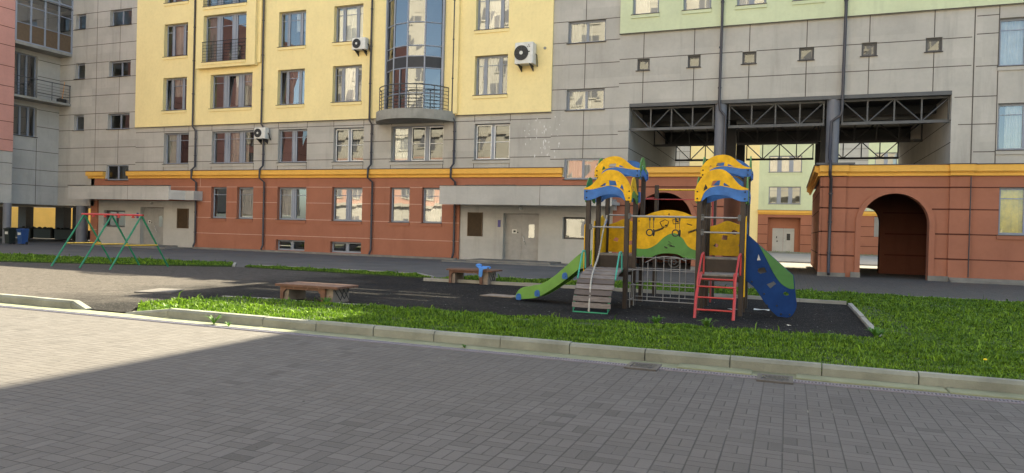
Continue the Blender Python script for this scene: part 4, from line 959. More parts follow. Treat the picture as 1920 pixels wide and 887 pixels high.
# pipes on green block
drainpipe(bG, [(-3.02, FY-.22, 18), (-3.02, FY-.22, 11.0), (-3.05, FY-.14, 7.6), (-3.0, FY-.13, 7.2), (-2.78, FY-.1, 6.95), (-2.78, FY-.1, 4.8)], .06, [(-3.02, FY-.22, z) for z in (12, 13)]+[(-3.05, FY-.14, z) for z in (8.2, 10)])
drainpipe(bG, [(1.98, FY-.22, 18), (1.98, FY-.22, 11.0), (1.95, FY-.14, 7.0), (1.9, FY-.14, 6.8), (1.55, FY-.12, 6.55), (1.52, FY-.12, 5.0), (1.55, FY-.45, 4.8), (1.55, FY-.45, 4.3), (1.6, FY-.22, 4.1), (1.6, FY-.22, .25), (1.6, FY-.36, .1)], .065, [(1.98, FY-.22, z) for z in (11.6, 12.6)]+[(1.6, FY-.22, z) for z in (1, 2.3, 3.5)])
drainpipe(bG, [(6.68, FY-.16, 4.2), (6.68, FY-.16, .2)], .02, [])
# ------------------------------------------------------------ far buildings
fY = 80.0
bF = thing('apartment_building', 'pale green and yellow building with twin grey doors seen beyond the passage', 'building', (0, 90, 0))
fw = [(-2.1, 1.05, 5.1, 6.95), (-2.15, 1.1, 8.45, 10.2), (-2.15, 1.1, 11.8, 13.6), (7.9, 9.9, 8.5, 10.4), (7.9, 9.9, 11.8, 13.6), (-7.9, -5.2, 8.5, 10.3)]
wall('green_wall', bF, -3.1, 4.6, 4.25, 34, fY, fw, ['green', 'groove'])
wall('grey_wall', bF, 4.6, 7.3, 4.25, 34, fY, fw, ['grey_light', 'groove'], hg=(6, 7.2, 8.4, 9.6, 10.8, 12))
wall('green_wall', bF, 7.3, 22, 4.25, 34, fY, fw, ['green', 'groove'])
wall('yellow_wall', bF, -10.4, -3.1, 0, 34, fY, fw, ['yellow', 'groove'])
wall('grey_wall', bF, -26, -10.4, 0, 34, fY, fw, ['grey_light', 'groove'], hg=(6, 7.2, 8.4, 9.6, 10.8, 12, 13.2), vg=(-11.5, -14))
window(bF, fw[0], fY, 'three', sill='green', curtain=('curtain', 0, .3, 0), refl='glass'); window(bF, fw[1], fY, 'three', sill='green', curtain=('curtain', 0, .6, 0), refl='glass_b')
for r_ in fw[2:]: window(bF, r_, fY, 'two', sill='green', refl='glass')
wall('terracotta_wall', bF, -3.1, 22, 0, 4.0, fY-.1, [(-2.1, 1.12, -.1, 3.7), (8.0, 9.6, 1.9, 3.9)], ['red', 'groove_red'], hg=(.9, 1.9, 2.9), depth=.9, gw=.06)
cornice(bF, [(-3.1, 22)], y=fY-.1, z=4.0)
f = MB(); f.quad((-2.1, fY+.8, 0), (1.12, fY+.8, 0), (1.12, fY+.8, 3.7), (-2.1, fY+.8, 3.7)); mk('portal_wall', f, 'red', bF)
f = MB(); f.box(-1.63, -.56, fY+.72, fY+.79, .05, 2.55); f.box(-.54, .55, fY+.72, fY+.79, .05, 2.55); dd = mk('door', f, 'grey_light', bF)
mk('door_window', MB().box(-.2, .15, fY+.70, fY+.719, 1.3, 2.0), 'black', dd); mk('handle', MB().tube([(-.42, fY+.7, 1.4), (-.4, fY+.66, 1.2), (-.36, fY+.7, 1.0)], .03, 6), 'brass', dd)
mk('notice', MB().box(-1.25, -1.15, fY+.71, fY+.719, 1.5, 1.7).box(-1.2, -1.08, fY+.71, fY+.719, 1.1, 1.25), 'black', dd)
lv = MB(); k = 1.95
while k < 3.85: lv.box(8.0, 9.6, fY-.05, fY+.05, k, k+.07); k += .13
mk('louvre', lv, 'grey_light', bF)
mk('landing', MB().box(-2.1, 1.12, 78.6, 80.7, -.01, .1), 'concrete', bF)
mk('shell_wall', MB().box(-26, 22, 81.2, 95, 0, 34), 'grey', bF)
struct('far_kerb', MB().box(-3.5, 30, 76.1, 76.3, 0, .14), 'kerb')
# side building closing the far court
bS = thing('apartment_building', 'plain grey wing on the left of the far courtyard', 'building', (-30, 62, 0)); mk('wall', MB().box(-34, -26.1, 50.5, 95, 0, 22), 'grey_light', bS)
# opposite buildings behind the camera: what the windows mirror
def opposite(x0, x1, Y, cols, name, label, H=33):
    b = thing('apartment_building', label, 'building', ((x0+x1)/2, Y-6, 0))
    zz = [0, 4.6]+[4.6+3.3*k for k in range(1, 9)]; zz[-1] = H
    mbs = {}
    wn_ = MB(); fr = MB()
    for k in range(len(zz)-1):
        c = cols[min(k, len(cols)-1)]; m_ = mbs.setdefault(c, MB()); m_.box(x0, x1, Y-10, Y, zz[k], zz[k+1]-.0)
    x = x0+1.5
    while x < x1-2.5:
        for k in range(len(zz)-1):
            z = zz[k]+1.2; w = 1.9; fr.box(x, x+w, Y+.002, Y+.05, z, z+1.9); fr.box(x-.1, x+w+.1, Y+.002, Y+.12, z-.15, z-.02); fr.box(x-.4, x+w+.4, Y+.002, Y+.03, z+2.25, z+2.4); wn_.box(x+.08, x+.88, Y+.051, Y+.06, z+.08, z+1.8); wn_.box(x+1.0, x+w-.08, Y+.051, Y+.06, z+.08, z+1.8)
        x += 3.8
    for c, m_ in mbs.items(): mk('wall', m_, c, b)
    mk('window_frame', fr, 'opp_white', b); mk('window_pane', wn_, 'column', b)
    cn = MB(); cn.box(x0, x1, Y+.001, Y+.35, 4.5, 4.9); cn.box(x0, x1, Y+.001, Y+.3, 14.2, 14.5); mk('cornice', cn, 'grey', b)
opposite(-64, -31, -21, ['grey_light', 'opp_pink', 'opp_pink', 'opp_white'], 'o1', 'pink building behind the camera, leftmost of those mirrored in the windows')
opposite(-31, -3, -24, ['grey_light', 'opp_white', 'opp_pink', 'opp_pink', 'opp_white'], 'o2', 'white and pink building behind the camera, in the middle of the mirrored row')
opposite(-3, 20, -21, ['grey_light', 'grey_light', 'opp_white', 'opp_pink', 'opp_white'], 'o3', 'pink and white building behind the camera at the right end of the mirrored row')

# ------------------------------------------------------------ air conditioners
def ac(label, x0, x1, z0, z1, dep, fan=.5, mark=False, wall_y=FY):
    t = thing('air_conditioner', label, 'air conditioner', ((x0+x1)/2, wall_y, z0), 'outdoor air conditioner units on the wall'); y1 = wall_y-.12; y0 = y1-dep
    mk('casing', MB().bbox(x0, x1, y0, y1, z0, z1, .03), 'acwhite', t)
    h = z1-z0; r_ = min(h*.42, (x1-x0)*.4)*fan*2*.95; cx_ = x0+(x1-x0)*.37; cz = (z0+z1)/2
    f = MB(); f.tube([(cx_, y0-.001, cz), (cx_, y0-.02, cz)], r_, 26); fo = mk('fan_recess', f, 'black', t)
    g = MB()
    for k in range(1, 6): g.torus((cx_, y0-.03, cz), r_*k/5, .006, 'y', 26, 4)
    for k in range(8): a = k*math.pi/4; g.tube([(cx_, y0-.03, cz), (cx_+r_*math.cos(a), y0-.03, cz+r_*math.sin(a))], .008, 4)
    mk('fan_grille', g, 'steel', t); mk('fan_hub', MB().tube([(cx_, y0-.02, cz), (cx_, y0-.05, cz)], r_*.25, 14), 'acwhite', t)
    for x in (x0+.15, x1-.2):
        b = MB(); b.box(x, x+.04, y0+.03, wall_y, z0-.045, z0-.003); b.prism([(y0+.1, z0-.05), (wall_y, z0-.05), (wall_y, z0-.28)], 'x', x, x+.035); mk('bracket', b, 'steel_dark', t)
    mk('pipe_connection', MB().tube([(x1+.0, y1-.1, z0+h*.5), (x1+.06, y1-.1, z0+h*.45), (x1+.07, y1-.05, z0+.1), (x1+.02, wall_y, z0-.05)], .025, 6), 'black', t)
    if mark:
        mm = MB(); mx, mz, s = x1-.22, z1-.2, .045
        for dx, dz in ((0, .05), (-.045, -.03), (.045, -.03)): mm.add([(mx+dx, y0-.004, mz+dz+s), (mx+dx+s*.6, y0-.004, mz+dz), (mx+dx, y0-.004, mz+dz-s), (mx+dx-s*.6, y0-.004, mz+dz)], [(0, 1, 2, 3)])
        mm.box(mx-.04, mx+.06, y0-.005, y0-.002, mz-.3, mz-.24); mk('emblem', mm, 'black', t)
ac('small white air conditioner beside the upper window right of the drainpipe', -22.2, -21.35, 11.1, 11.72, .35, wall_y=YY)
ac('small white air conditioner on the grey band over the second drainpipe', -28.75, -27.95, 6.48, 7.1, .35)
ac('largest white air conditioner, high on the right end of the yellow wall', -12.7, -11.75, 9.72, 10.75, .5, mark=True, wall_y=YY)
ac('air conditioner on the pavilion roof inside the right truss bay', 3.9, 4.7, 4.85, 5.45, .35, wall_y=42)

# ------------------------------------------------------------ benches
def bench(x0, x1, y0, y1, h, label, seed):
    t = thing('bench', label, 'bench', ((x0+x1)/2, (y0+y1)/2, 0), 'low benches with concrete ends'); rs = random.Random(seed)
    for nm, xa, xb, s in (('bench_end', x0+.09, x0+.27, 1), ('bench_end', x1-.38, x1-.16, -1)):
        e = MB(); e.prism([(y0+.04, .0), (y1-.04, .0), (y1-.06, h-.05), (y0+.06, h-.05)], 'x', xa, xb); eo = mk(nm, e, 'bench_side', t)
        if s == -1:
            g = MB(); yy = y0+.1
            for k, (a, b) in enumerate((((.0, .30), (.22, .06)), ((.14, .32), (.36, .08)), ((.30, .30), (.52, .05)), ((.22, .06), (.36, .32)), ((.36, .08), (.52, .31)))):
                g.tube([(xb+.001, y0+.1+a[0], a[1]), (xb+.001, y0+.1+b[0], b[1])], .012, 4)
            mk('graffiti', g, 'paint_black', eo)
    f = MB(); f.prism([(x0+.09, .0), (x0+.16, .0), (x0+.17, h-.17), (x0+.24, h-.105), (x1-.50, h-.105), (x1-.43, h-.17), (x1-.40, .0), (x1-.32, .0), (x1-.32, h-.05), (x0+.09, h-.05)], 'y', y0+.0, y0+.05)
    mk('apron', f, 'bench_red', t)
    tp = MB(); n = 4
    for k in range(n):
        a = y0-.05+(y1-y0+.1)*k/n; tp.bbox(x0+rs.uniform(-.02, .02), x1+rs.uniform(-.02, .02), a+.004, a+(y1-y0+.1)/n-.004, h-.048, h+rs.uniform(-.004, .004), .006)
    mk('seat', tp, 'bench_red', t)
    return t
bench(-9.98, -8.45, 12.08, 12.75, .36, 'worn red-brown bench with black graffiti on its end, nearest the camera', 1)
bench(-9.36, -7.88, 18.75, 19.45, .43, 'worn bench with a blue cloth on it, beside the lawn behind the playground', 2)
# cloth on the far bench
t = thing('cloth', 'crumpled bright blue cloth lying on the far bench', 'cloth', (-8.2, 18.9, .43))
c = MB()
nx, ny = 16, 16; rs = random.Random(5); P_ = []
for i in range(nx):
    for j in range(ny):
        u, v = i/(nx-1), j/(ny-1)
        x = -8.42+u*.34+.04*math.sin(v*7); y = 18.62+v*.45; z = .445+.05*abs(math.sin(u*8+v*5))+.045*abs(math.cos(v*9-u*3))+(.05*math.exp(-((u-.2)**2+(v-.5)**2)*20))
        if y < 18.72: x = x*0.35+(-8.22)*.65; z -= (18.72-y)*2.6; y = 18.68
        P_.append((x, y, z))
c.add(P_, [(i*ny+j, (i+1)*ny+j, (i+1)*ny+j+1, i*ny+j+1) for i in range(nx-1) for j in range(ny-1)], 0, True)
c.sphere((-8.36, 18.85, .56), .08, 10, 6, (1.3, 1, .6)); c.sphere((-8.14, 18.9, .52), .06, 8, 5, (2.4, 1, .35))
mk('cloth_fabric', c, 'blue_cloth', t)

# ------------------------------------------------------------ swing frame
t = thing('swing_frame', 'green A-frame swing stand with red top bar and no swings', 'swing frame', (-21.5, 17.55, 0))
zt = 1.76
for x in (-22.8, -21.48, -20.12):
    for y in (16.4, 18.7): mk('leg', MB().tube([(x, y, 0), (x, 17.55, zt)], .03, 10), 'green_tube', t)
    k = .78/zt; mk('cross_bar', MB().tube([(x+.02, 16.4+1.15*k, .78), (x+.02, 18.7-1.15*k, .78)], .022, 8), 'yellow_tube', t)
mk('top_bar', MB().tube([(-22.9, 17.55, zt+.02), (-20.05, 17.55, zt+.02)], .036, 10), 'red_tube', t)
for x in (-22.35, -21.8, -21.15, -20.5): mk('swing_hook', MB().tube([(x, 17.55, zt), (x, 17.55, zt-.08)], .035, 8).tube([(x-.06, 17.55, zt-.06), (x+.06, 17.55, zt-.06)], .02, 6), 'red_tube', t)

# ------------------------------------------------------------ play tower complex (one bolted structure)
PL = thing('climbing_frame', 'playground climbing frame of two towers with yellow and blue wavy roofs, slides, ladder and net', 'climbing frame', (-2.4, 15.6, 0))
TL = (-4.02, -3.18); TR = (-1.7, -.86); RY = (14.8, 15.65, 16.5); pw = .048
def post(x, y, h): return mk('post', MB().bbox(x-pw, x+pw, y-pw, y+pw, 0, h, .008), 'post', PL)
for xs in (TL, TR):
    for x in xs:
        post(x, RY[0], 2.36)
        for y in RY[1:]: post(x, y, 2.92)
# wavy roofs. unit shape, u across, v up
def smooth(pts, closed=False, n=5):
    out = []; m = len(pts)
    for i in range(m-1):
        p0, p1, p2, p3 = pts[max(i-1, 0)], pts[i], pts[i+1], pts[min(i+2, m-1)]
        for k in range(n):
            t_ = k/n; out.append(tuple(.5*((2*p1[d])+(-p0[d]+p2[d])*t_+(2*p0[d]-5*p1[d]+4*p2[d]-p3[d])*t_*t_+(-p0[d]+3*p1[d]-3*p2[d]+p3[d])*t_**3) for d in range(len(p1))))
    out.append(pts[-1]); return out
top_edge = smooth([(0, 0), (.0, .33), (.06, .58), (.16, .80), (.28, .95), (.42, 1.0), (.54, .97), (.66, .83), (.77, .62), (.87, .47), (1.0, .39)])
low_edge = smooth([(1.0, .355), (.9, .355), (.8, .37), (.65, .43), (.5, .48), (.38, .47), (.26, .40), (.17, .26), (.115, .02)])
yel_loop = top_edge+low_edge+[(.105, 0)]
holeW = [(.30, .475), (.335, .64), (.48, .66), (.465, .485)]; holeL = [(.155, .30), (.165, .42), (.20, .55), (.235, .44), (.245, .40)]; holeR = [(.54, .48), (.535, .55), (.555, .585), (.63, .50), (.68, .445), (.62, .455)]
blue_top = smooth([(.125, .0), (.18, .26), (.27, .39), (.38, .46), (.5, .47), (.65, .42), (.8, .36), (.9, .345), (1.0, .35)])
blue_loop = blue_top+smooth([(1.0, .02), (.97, 0), (.88, .0), (.78, .05), (.65, .14), (.5, .20), (.35, .195), (.23, .13), (.14, 0)])
def shrink(lp): return [(p, q) for p, q in lp]
def roof(ax, u0, u1, z0, h, at, ctop, cbot, flip=False, bolts=True, outer=-1):
    def mp(lp): return [((u1-(u1-u0)*p) if flip else (u0+(u1-u0)*p), z0+h*q) for p, q in lp]
    a, b = (at, at+.018)
    m1 = MB().plate([mp(yel_loop), mp(holeW), mp(holeL), mp(holeR)], ax, a, b); o = mk('roof_panel', m1, ctop, PL)
    a2 = (at+.020, at+.036) if outer < 0 else (at-.018, at-.002)
    m2 = MB().plate([mp(blue_loop)], ax, *a2) if False else MB().plate([mp(blue_loop)], ax, a+.001, b-.001); o2 = mk('roof_valance', m2, cbot, PL)
    bo = MB()
    for p, q in ((.045, .08), (.045, .30), (.945, .08), (.945, .29)):
        (uu, zz), = mp([(p, q)])
        c_ = (uu, at-.006, zz) if ax == 'y' else (at+(.022 if outer > 0 else -.004), uu, zz)
        bo.sphere(c_, .017, 8, 5)
    mk('bolt', bo, 'black', PL)
rw_, rh_ = 1.0, .64
def tower_roofs(xs, y0, y1, zb, flip_front):
    x0, x1 = xs[0]-.09, xs[1]+.09
    roof('y', x0, x1, zb, rh_, y0-.07, 'play_yellow', 'play_blue', flip_front)
    roof('y', x0, x1, zb, rh_*.9, y1+.055, 'play_blue', 'play_blue', not flip_front)
    return
tower_roofs(TL, RY[0], RY[1], 2.29, True); tower_roofs(TR, RY[0], RY[1], 2.29, False)
# the tall rear modules
for xs in (TL, TR):
    x0, x1 = xs[0]-.09, xs[1]+.09
    roof('y', x0, x1, 2.85, .46, RY[1]-.07, 'play_yellow', 'play_blue', False)
    roof('y', x0, x1, 2.85, .46, RY[2]+.055, 'play_blue', 'play_blue', True)
for x, ct, cb, oo in ((TL[1]+.052, 'play_yellow', 'play_green', 1), (TR[1]+.052, 'play_green', 'play_green', 1), (TL[0]-.07, 'play_green', 'play_green', -1), (TR[0]-.07, 'play_green', 'play_yellow', -1)):
    roof('x', RY[0]-.05, RY[1]-.10, 2.25, .55, x, ct, cb, False, outer=oo)
for x, ct, cb, oo in ((TL[1]+.052, 'play_green', 'play_blue', 1), (TR[1]+.052, 'play_green', 'play_blue', 1), (TL[0]-.07, 'play_green', 'play_blue', -1), (TR[0]-.07, 'play_green', 'play_blue', -1)):
    roof('x', RY[1]+.02, RY[2]+.05, 2.82, .50, x, ct, cb, False, outer=oo)
# platforms
def platform(xs, y0, y1, z):
    m_ = MB(); n = 7
    for k in range(n): a = y0+(y1-y0)*k/n; m_.bbox(xs[0]-.04, xs[1]+.04, a+.004, a+(y1-y0)/n-.004, z-.035, z, .004)
    mk('platform', m_, 'deck', PL); [mk('platform_beam', MB().box(xs[0]-.03, xs[1]+.03, q, q+.04, z-.14, z-.037), 'post', PL) for q in (y0+.01, y1-.05)]
for xs in (TL, TR):
    platform(xs, RY[0], RY[1], .82); platform(xs, RY[1]+.01, RY[2], 1.13)
    mk('riser', MB().box(xs[0]+.05, xs[1]-.05, RY[1]-.01, RY[1]+.01, .83, 1.09), 'post', PL)
# grab bars
def bar(a, b, r=.019, mat='chrome', name='grab_bar'):
    o = mk(name, MB().tube([a, b], r, 10), mat, PL); return o
bar((TL[0]+.05, RY[0]-.02, 1.72), (TL[1]-.05, RY[0]-.02, 1.72)); bar((-3.83+.06, RY[1], 2.0), (TL[1]-.05, RY[1]-.0, 2.0))
bar((TL[1]+.05, RY[0]-.0, 1.96), (TR[0]-.05, RY[0]-.0, 1.96), .024)
bar((TR[0]+.05, RY[0]-.02, 1.96), (TR[1]-.05, RY[0]-.02, 1.96)); bar((TR[0]+.05, RY[0]-.02, 1.66), (TR[1]-.05, RY[0]-.02, 1.66))
cl = MB()
for x, z in ((TL[1]+.06, 1.96), (TL[0]+.07, 1.72), (TR[0]+.07, 1.96), (TR[0]+.07, 1.66), (TR[1]-.06, 1.96)): cl.sphere((x, RY[0]-.06, z+.05), .018, 8, 5); cl.sphere((x, RY[0]-.06, z-.05), .018, 8, 5); cl.box(x-.03, x+.03, RY[0]-.055, RY[0]-.045, z-.06, z+.06)
mk('clamp', cl, 'steel', PL)
# rings
for x in (-2.66, -2.13):
    for i, dx in enumerate((-.04, .04)):
        mk('chain', MB().tube([(x+dx, RY[0], 1.94), (x+dx, RY[0], 1.72)], .007, 6).tube([(x+dx, RY[0], 1.94), (x+dx, RY[0], 1.88)], .016, 8), 'steel_dark', PL)
    mk('ring', MB().torus((x-.04, RY[0], 1.63), .065, .013, 'y'), 'black', PL); mk('ring', MB().torus((x+.045, RY[0], 1.63), .065, .013, 'x'), 'black', PL)
# big arched panel between the towers
px0, px1 = TL[1]+.05, TR[0]-.05; pc = (px0+px1)/2; pwid = px1-px0
cp = lambda u, z: (px0+pwid*u, z)
topc = smooth([cp(0, 1.98), cp(.12, 2.0), cp(.3, 2.09), cp(.5, 2.13), cp(.7, 2.09), cp(.88, 2.0), cp(1, 1.98)])
midc = smooth([cp(1, 1.27), cp(.9, 1.28), cp(.80, 1.36), cp(.72, 1.52), cp(.62, 1.62), cp(.52, 1.61), cp(.42, 1.52), cp(.3, 1.36), cp(.16, 1.27), cp(0, 1.27)])
botc = smooth([cp(0, 1.07), cp(.2, 1.08), cp(.35, 1.16), cp(.5, 1.19), cp(.65, 1.17), cp(.8, 1.08), cp(1, 1.06)])
mk('arched_panel', MB().plate([topc+midc], 'y', RY[1]-.01, RY[1]+.01), 'play_yellow', PL)
mk('hill_panel', MB().plate([botc+midc], 'y', RY[1]-.0105, RY[1]+.0095), 'play_green', PL)
gr_ = MB(); gy = RY[1]-.018
def scrib(pts, r=.008): gr_.tube([(px0+pwid*u, gy, z) for u, z in pts], r, 4)
scrib([(.36, 1.86), (.44, 1.92), (.50, 1.88), (.47, 1.76), (.40, 1.76), (.36, 1.86)]); scrib([(.56, 1.92), (.66, 1.94), (.67, 1.85), (.57, 1.83), (.56, 1.92)]); scrib([(.60, 1.90), (.65, 1.88)], .018); scrib([(.44, 1.79), (.47, 1.80)], .014)
for u0 in (.2, .74):
    scrib([(u0+.06, 1.66), (u0+.14, 1.69), (u0+.22, 1.74)], .01)
    for k in range(7): u = u0+.07+k*.022; z = 1.66+k*.012; scrib([(u, z-.03), (u+.03, z+.035)], .006)
scrib([(.5, 1.45), (.55, 1.41), (.49, 1.38), (.56, 1.36)], .006); scrib([(.44, 1.33), (.49, 1.30)], .012); scrib([(.52, 1.35), (.60, 1.34)], .01); scrib([(.78, 1.84), (.86, 1.81)], .009)
mk('graffiti', gr_, 'paint_black', PL)
mk('bolt', MB().sphere((pc+.0, RY[1]-.02, 2.04), .017, 8, 5).sphere((px0+.04, RY[1]-.02, 1.88), .015, 8, 5).sphere((px1-.04, RY[1]-.02, 1.88), .015, 8, 5), 'black', PL)
# back panels with climbing holes
def quadhole(cx_, cz, s, rot): return [(cx_+s*math.cos(rot+k*math.pi/2)*(1+.25*((k*7) % 3-1)), cz+s*.8*math.sin(rot+k*math.pi/2)) for k in range(4)]
for xs, hs_ in ((TL, [(-3.78, 1.45, .08, .4), (-3.45, 1.38, .09, .9), (-3.36, 1.65, .07, .2)]), (TR, [(-1.5, 1.38, .07, .3), (-1.32, 1.56, .09, .7), (-1.12, 1.68, .09, .35), (-.98, 1.40, .06, .2)])):
    x0, x1 = xs[0]+.05, xs[1]-.05; w_ = x1-x0
    out = [(x0, 1.16)]+smooth([(x0, 1.80), (x0+w_*.2, 1.84), (x0+w_*.5, 1.93), (x0+w_*.8, 1.86), (x1, 1.82)])+[(x1, 1.16)]
    mk('back_panel', MB().plate([out]+[quadhole(*h_) for h_ in hs_], 'y', RY[2]-.01, RY[2]+.01), 'play_yellow', PL)
# yellow side panels by the slide
mk('side_panel', MB().plate([[(RY[0]-.03, .45), (RY[0]-.03, 1.75), (RY[0]+.08, 1.8), (RY[0]+.14, 1.6), (RY[0]+.14, .5)]], 'x', TL[0]-.075, TL[0]-.055), 'play_yellow', PL)
mk('side_panel', MB().plate([[(RY[1]-.14, .5), (RY[1]-.14, 1.6), (RY[1]-.08, 1.86), (RY[1]+.03, 1.86), (RY[1]+.03, .45)], [(RY[1]-.1, 1.2), (RY[1]-.1, 1.34), (RY[1]-.06, 1.34), (RY[1]-.06, 1.2)]], 'x', TL[0]-.075, TL[0]-.055), 'play_yellow', PL)
mk('side_panel', MB().plate([[(RY[0]-.03, .40), (RY[0]-.03, 1.95), (RY[0]+.1, 2.0), (RY[0]+.12, .4)]], 'x', TR[1]+.055, TR[1]+.075), 'play_yellow', PL)
mk('side_panel', MB().plate([[(RY[1]+.05, 1.14), (RY[1]+.05, 1.85), (RY[1]+.42, 2.0), (RY[2]-.05, 1.85), (RY[2]-.05, 1.14)]], 'x', TL[0]-.02, TL[0]-.0), 'play_yellow', PL)
mk('side_panel', MB().plate([[(RY[1]+.05, 1.14), (RY[1]+.05, 1.85), (RY[1]+.42, 2.0), (RY[2]-.05, 1.85), (RY[2]-.05, 1.14)]], 'x', TR[1]-.0, TR[1]+.02), 'play_blue', PL)
# slide (to the left)
up = smooth([(-4.12, 1.20), (-4.3, 1.06), (-4.6, .78), (-4.9, .53), (-5.15, .40), (-5.35, .36), (-5.5, .33), (-5.62, .26), (-5.70, .12)])
dn = smooth([(-5.68, .06), (-5.5, .07), (-5.2, .12), (-4.95, .25), (-4.7, .42), (-4.4, .66), (-4.12, .90)])
for y in (14.92, 15.50): mk('slide_side', MB().plate([up+dn], 'y', y, y+.022), 'slide_green', PL)
ch = MB(); cpts = smooth([(-4.1, .84), (-4.4, .74), (-4.7, .52), (-4.95, .34), (-5.2, .22), (-5.45, .17), (-5.66, .14)])
for (a, b) in zip(cpts[:-1], cpts[1:]): ch.add([(a[0], 14.942, a[1]), (b[0], 14.942, b[1]), (b[0], 15.5, b[1]), (a[0], 15.5, a[1]), (a[0], 14.942, a[1]-.012), (b[0], 14.942, b[1]-.012), (b[0], 15.5, b[1]-.012), (a[0], 15.5, a[1]-.012)], [(0, 3, 2, 1), (4, 5, 6, 7), (0, 1, 5, 4), (3, 7, 6, 2)])
mk('slide_chute', ch, 'chrome', PL)
for (x, z, rr_) in ((-4.55, .62, 0), (-5.18, .20, 0), (-5.62, .10, 0)):
    b_ = MB(); b_.plate([smooth([(x-.05, z-.05), (x-.055, z+.02), (x-.03, z+.07), (x+.03, z+.08), (x+.055, z+.03), (x+.05, z-.05), (x-.05, z-.05)])], 'y', 14.90, 14.919); b_.sphere((x+.01, 14.895, z), .018, 8, 5)
    mk('slide_bracket', b_, 'play_blue', PL)
# right blue climbing side panels
blu = [(-.79, 1.66), (-.76, .70), (-.70, .66)]+smooth([(-.62, .60), (-.52, .45), (-.42, .32), (-.3, .17), (-.14, .04)])+[(.02, .03)]+smooth([(.08, .05), (.14, .14), (.18, .26), (.175, .36), (.14, .56)])
blu_g_edge = smooth([(.14, .60), (.04, .60), (-.1, .68), (-.2, .80), (-.29, .95), (-.38, 1.13), (-.52, 1.39)])
full = [(-.79, 1.66), (-.77, .72)]+smooth([(-.62, .60), (-.52, .47), (-.42, .32), (-.3, .17), (-.16, .04)])+[(.02, .03)]+smooth([(.08, .05), (.14, .14), (.18, .28), (.15, .52), (.12, .80), (.11, .86)])
hl = [[(-.58, 1.12), (-.55, 1.27), (-.50, 1.13)], [(-.56, .90), (-.55, .97), (-.43, 1.0), (-.38, .90), (-.50, .86)], [(-.39, .66), (-.25, .73), (-.20, .68), (-.31, .58)], [(-.08, .49), (-.04, .54), (.02, .52), (.05, .47), (-.02, .45)]]
for y in (14.93,):
    mk('climbing_side', MB().plate([full]+hl, 'y', y, y+.022), 'play_navy', PL)
    gsh = [(-.79, 1.672)]+[(.11, .872)]+blu_g_edge; gsh = [(-.56, 1.45), (.10, .862), (.13, .60)]+blu_g_edge[1:]
    mk('green_trim', MB().plate([gsh], 'y', y-.012, y-.003), 'green_dark', PL)
    bo = MB()
    for x, z in ((-.66, .70), (-.42, .47), (-.36, .25), (-.18, .25), (-.1, .09), (.06, .09)): bo.sphere((x, y-.01, z), .018, 8, 5)
    mk('bolt', bo, 'black', PL)
st = MB()
mk('climbing_rail', MB().tube(smooth([(-.80, 15.5, .78), (-.6, 15.5, .6), (-.3, 15.5, .2), (0, 15.5, .02)]), .022, 8), 'play_blue', PL)
for x, z in ((-.7, .69), (-.5, .47), (-.33, .24), (-.1, .08)): mk('rung', MB().tube([(x, 14.955, z), (x, 15.5, z)], .018, 8), 'play_blue', PL)
# ladder (red)
for x, dx in ((-1.64, 0), (-.93, 0)):
    mk('ladder_rail', MB().tube(smooth([(x, 13.95, 0), (x, 14.18, .45), (x+.03*(1 if x < -1.2 else -1), 14.5, .80), (x+.03*(1 if x < -1.2 else -1), 14.66, .84)], n=6), .03, 10), 'red_tube', PL)
    mk('handrail', MB().tube(smooth([(x, 14.25, .42), (x-.0, 14.32, .75), (x+.03, 14.55, 1.15), (x+.05, 14.65, 1.24), (x+.06, 14.72, 1.20), (x+.06, 14.74, .82)], n=5), .02, 8), 'red_tube', PL)
for y, z in ((14.03, .17), (14.13, .40), (14.27, .60), (14.43, .74)): mk('rung', MB().tube([(-1.64, y, z), (-.93, y, z)], .018, 8), 'red_tube', PL)
# ramp: arched plank ramp with teal frame
def rampz(u):  # u 0 bottom .. 1 top ; convex
    a = u*math.pi/2*.92; return 13.60+1.14*(1-math.cos(a))/(1-math.cos(math.pi/2*.92)), .10+.74*math.sin(a)/math.sin(math.pi/2*.92)
n = 9; vsum = None
pk = MB(); tints = []
for k in range(n):
    (ya, za), (yb, zb) = rampz(k/n+.008), rampz((k+1)/n-.012); d = Vector((0, yb-ya, zb-za)).normalized(); nn = Vector((0, -d.z, d.y))*.03
    xa, xb = -3.98+random.uniform(-.012, .012)+.03*k/n, -3.20+random.uniform(-.012, .012)
    a, b = Vector((0, ya, za)), Vector((0, yb, zb)); mm = MB()
    vs = [(x, p.y, p.z) for p in (a, b, b+nn, a+nn) for x in (xa, xb)]
    mm.add(vs, [(0, 1, 3, 2), (2, 3, 5, 4), (4, 5, 7, 6), (6, 7, 1, 0), (0, 2, 4, 6), (1, 7, 5, 3)])
    o = mk('ramp_plank', mm, 'planks', PL); at = o.data.attributes.new('tint', 'FLOAT', 'POINT'); tv = [0.1, .35, .7, .1, .75, .15, .1, .0, .3][k]; at.data.foreach_set('value', [tv]*8)
for x in (-3.95, -3.25): mk('ramp_rail', MB().tube([(x, rampz(k/12)[0]+.03, rampz(k/12)[1]-.03) for k in range(13)], .022, 8), 'green_tube', PL)
mk('ramp_foot', MB().tube([(-3.95, 13.62, .1), (-3.95, 13.56, .02), (-3.25, 13.56, .02), (-3.25, 13.62, .1)], .02, 8), 'green_tube', PL)
for x in (-3.99, -3.21): mk('handrail', MB().tube(smooth([(x, 14.0, .66), (x, 14.02, .72), (x, 14.28, 1.16), (x, 14.36, 1.2), (x, 14.5, 1.18), (x, 14.55, .84)], n=5), .017, 8), 'teal_tube', PL)
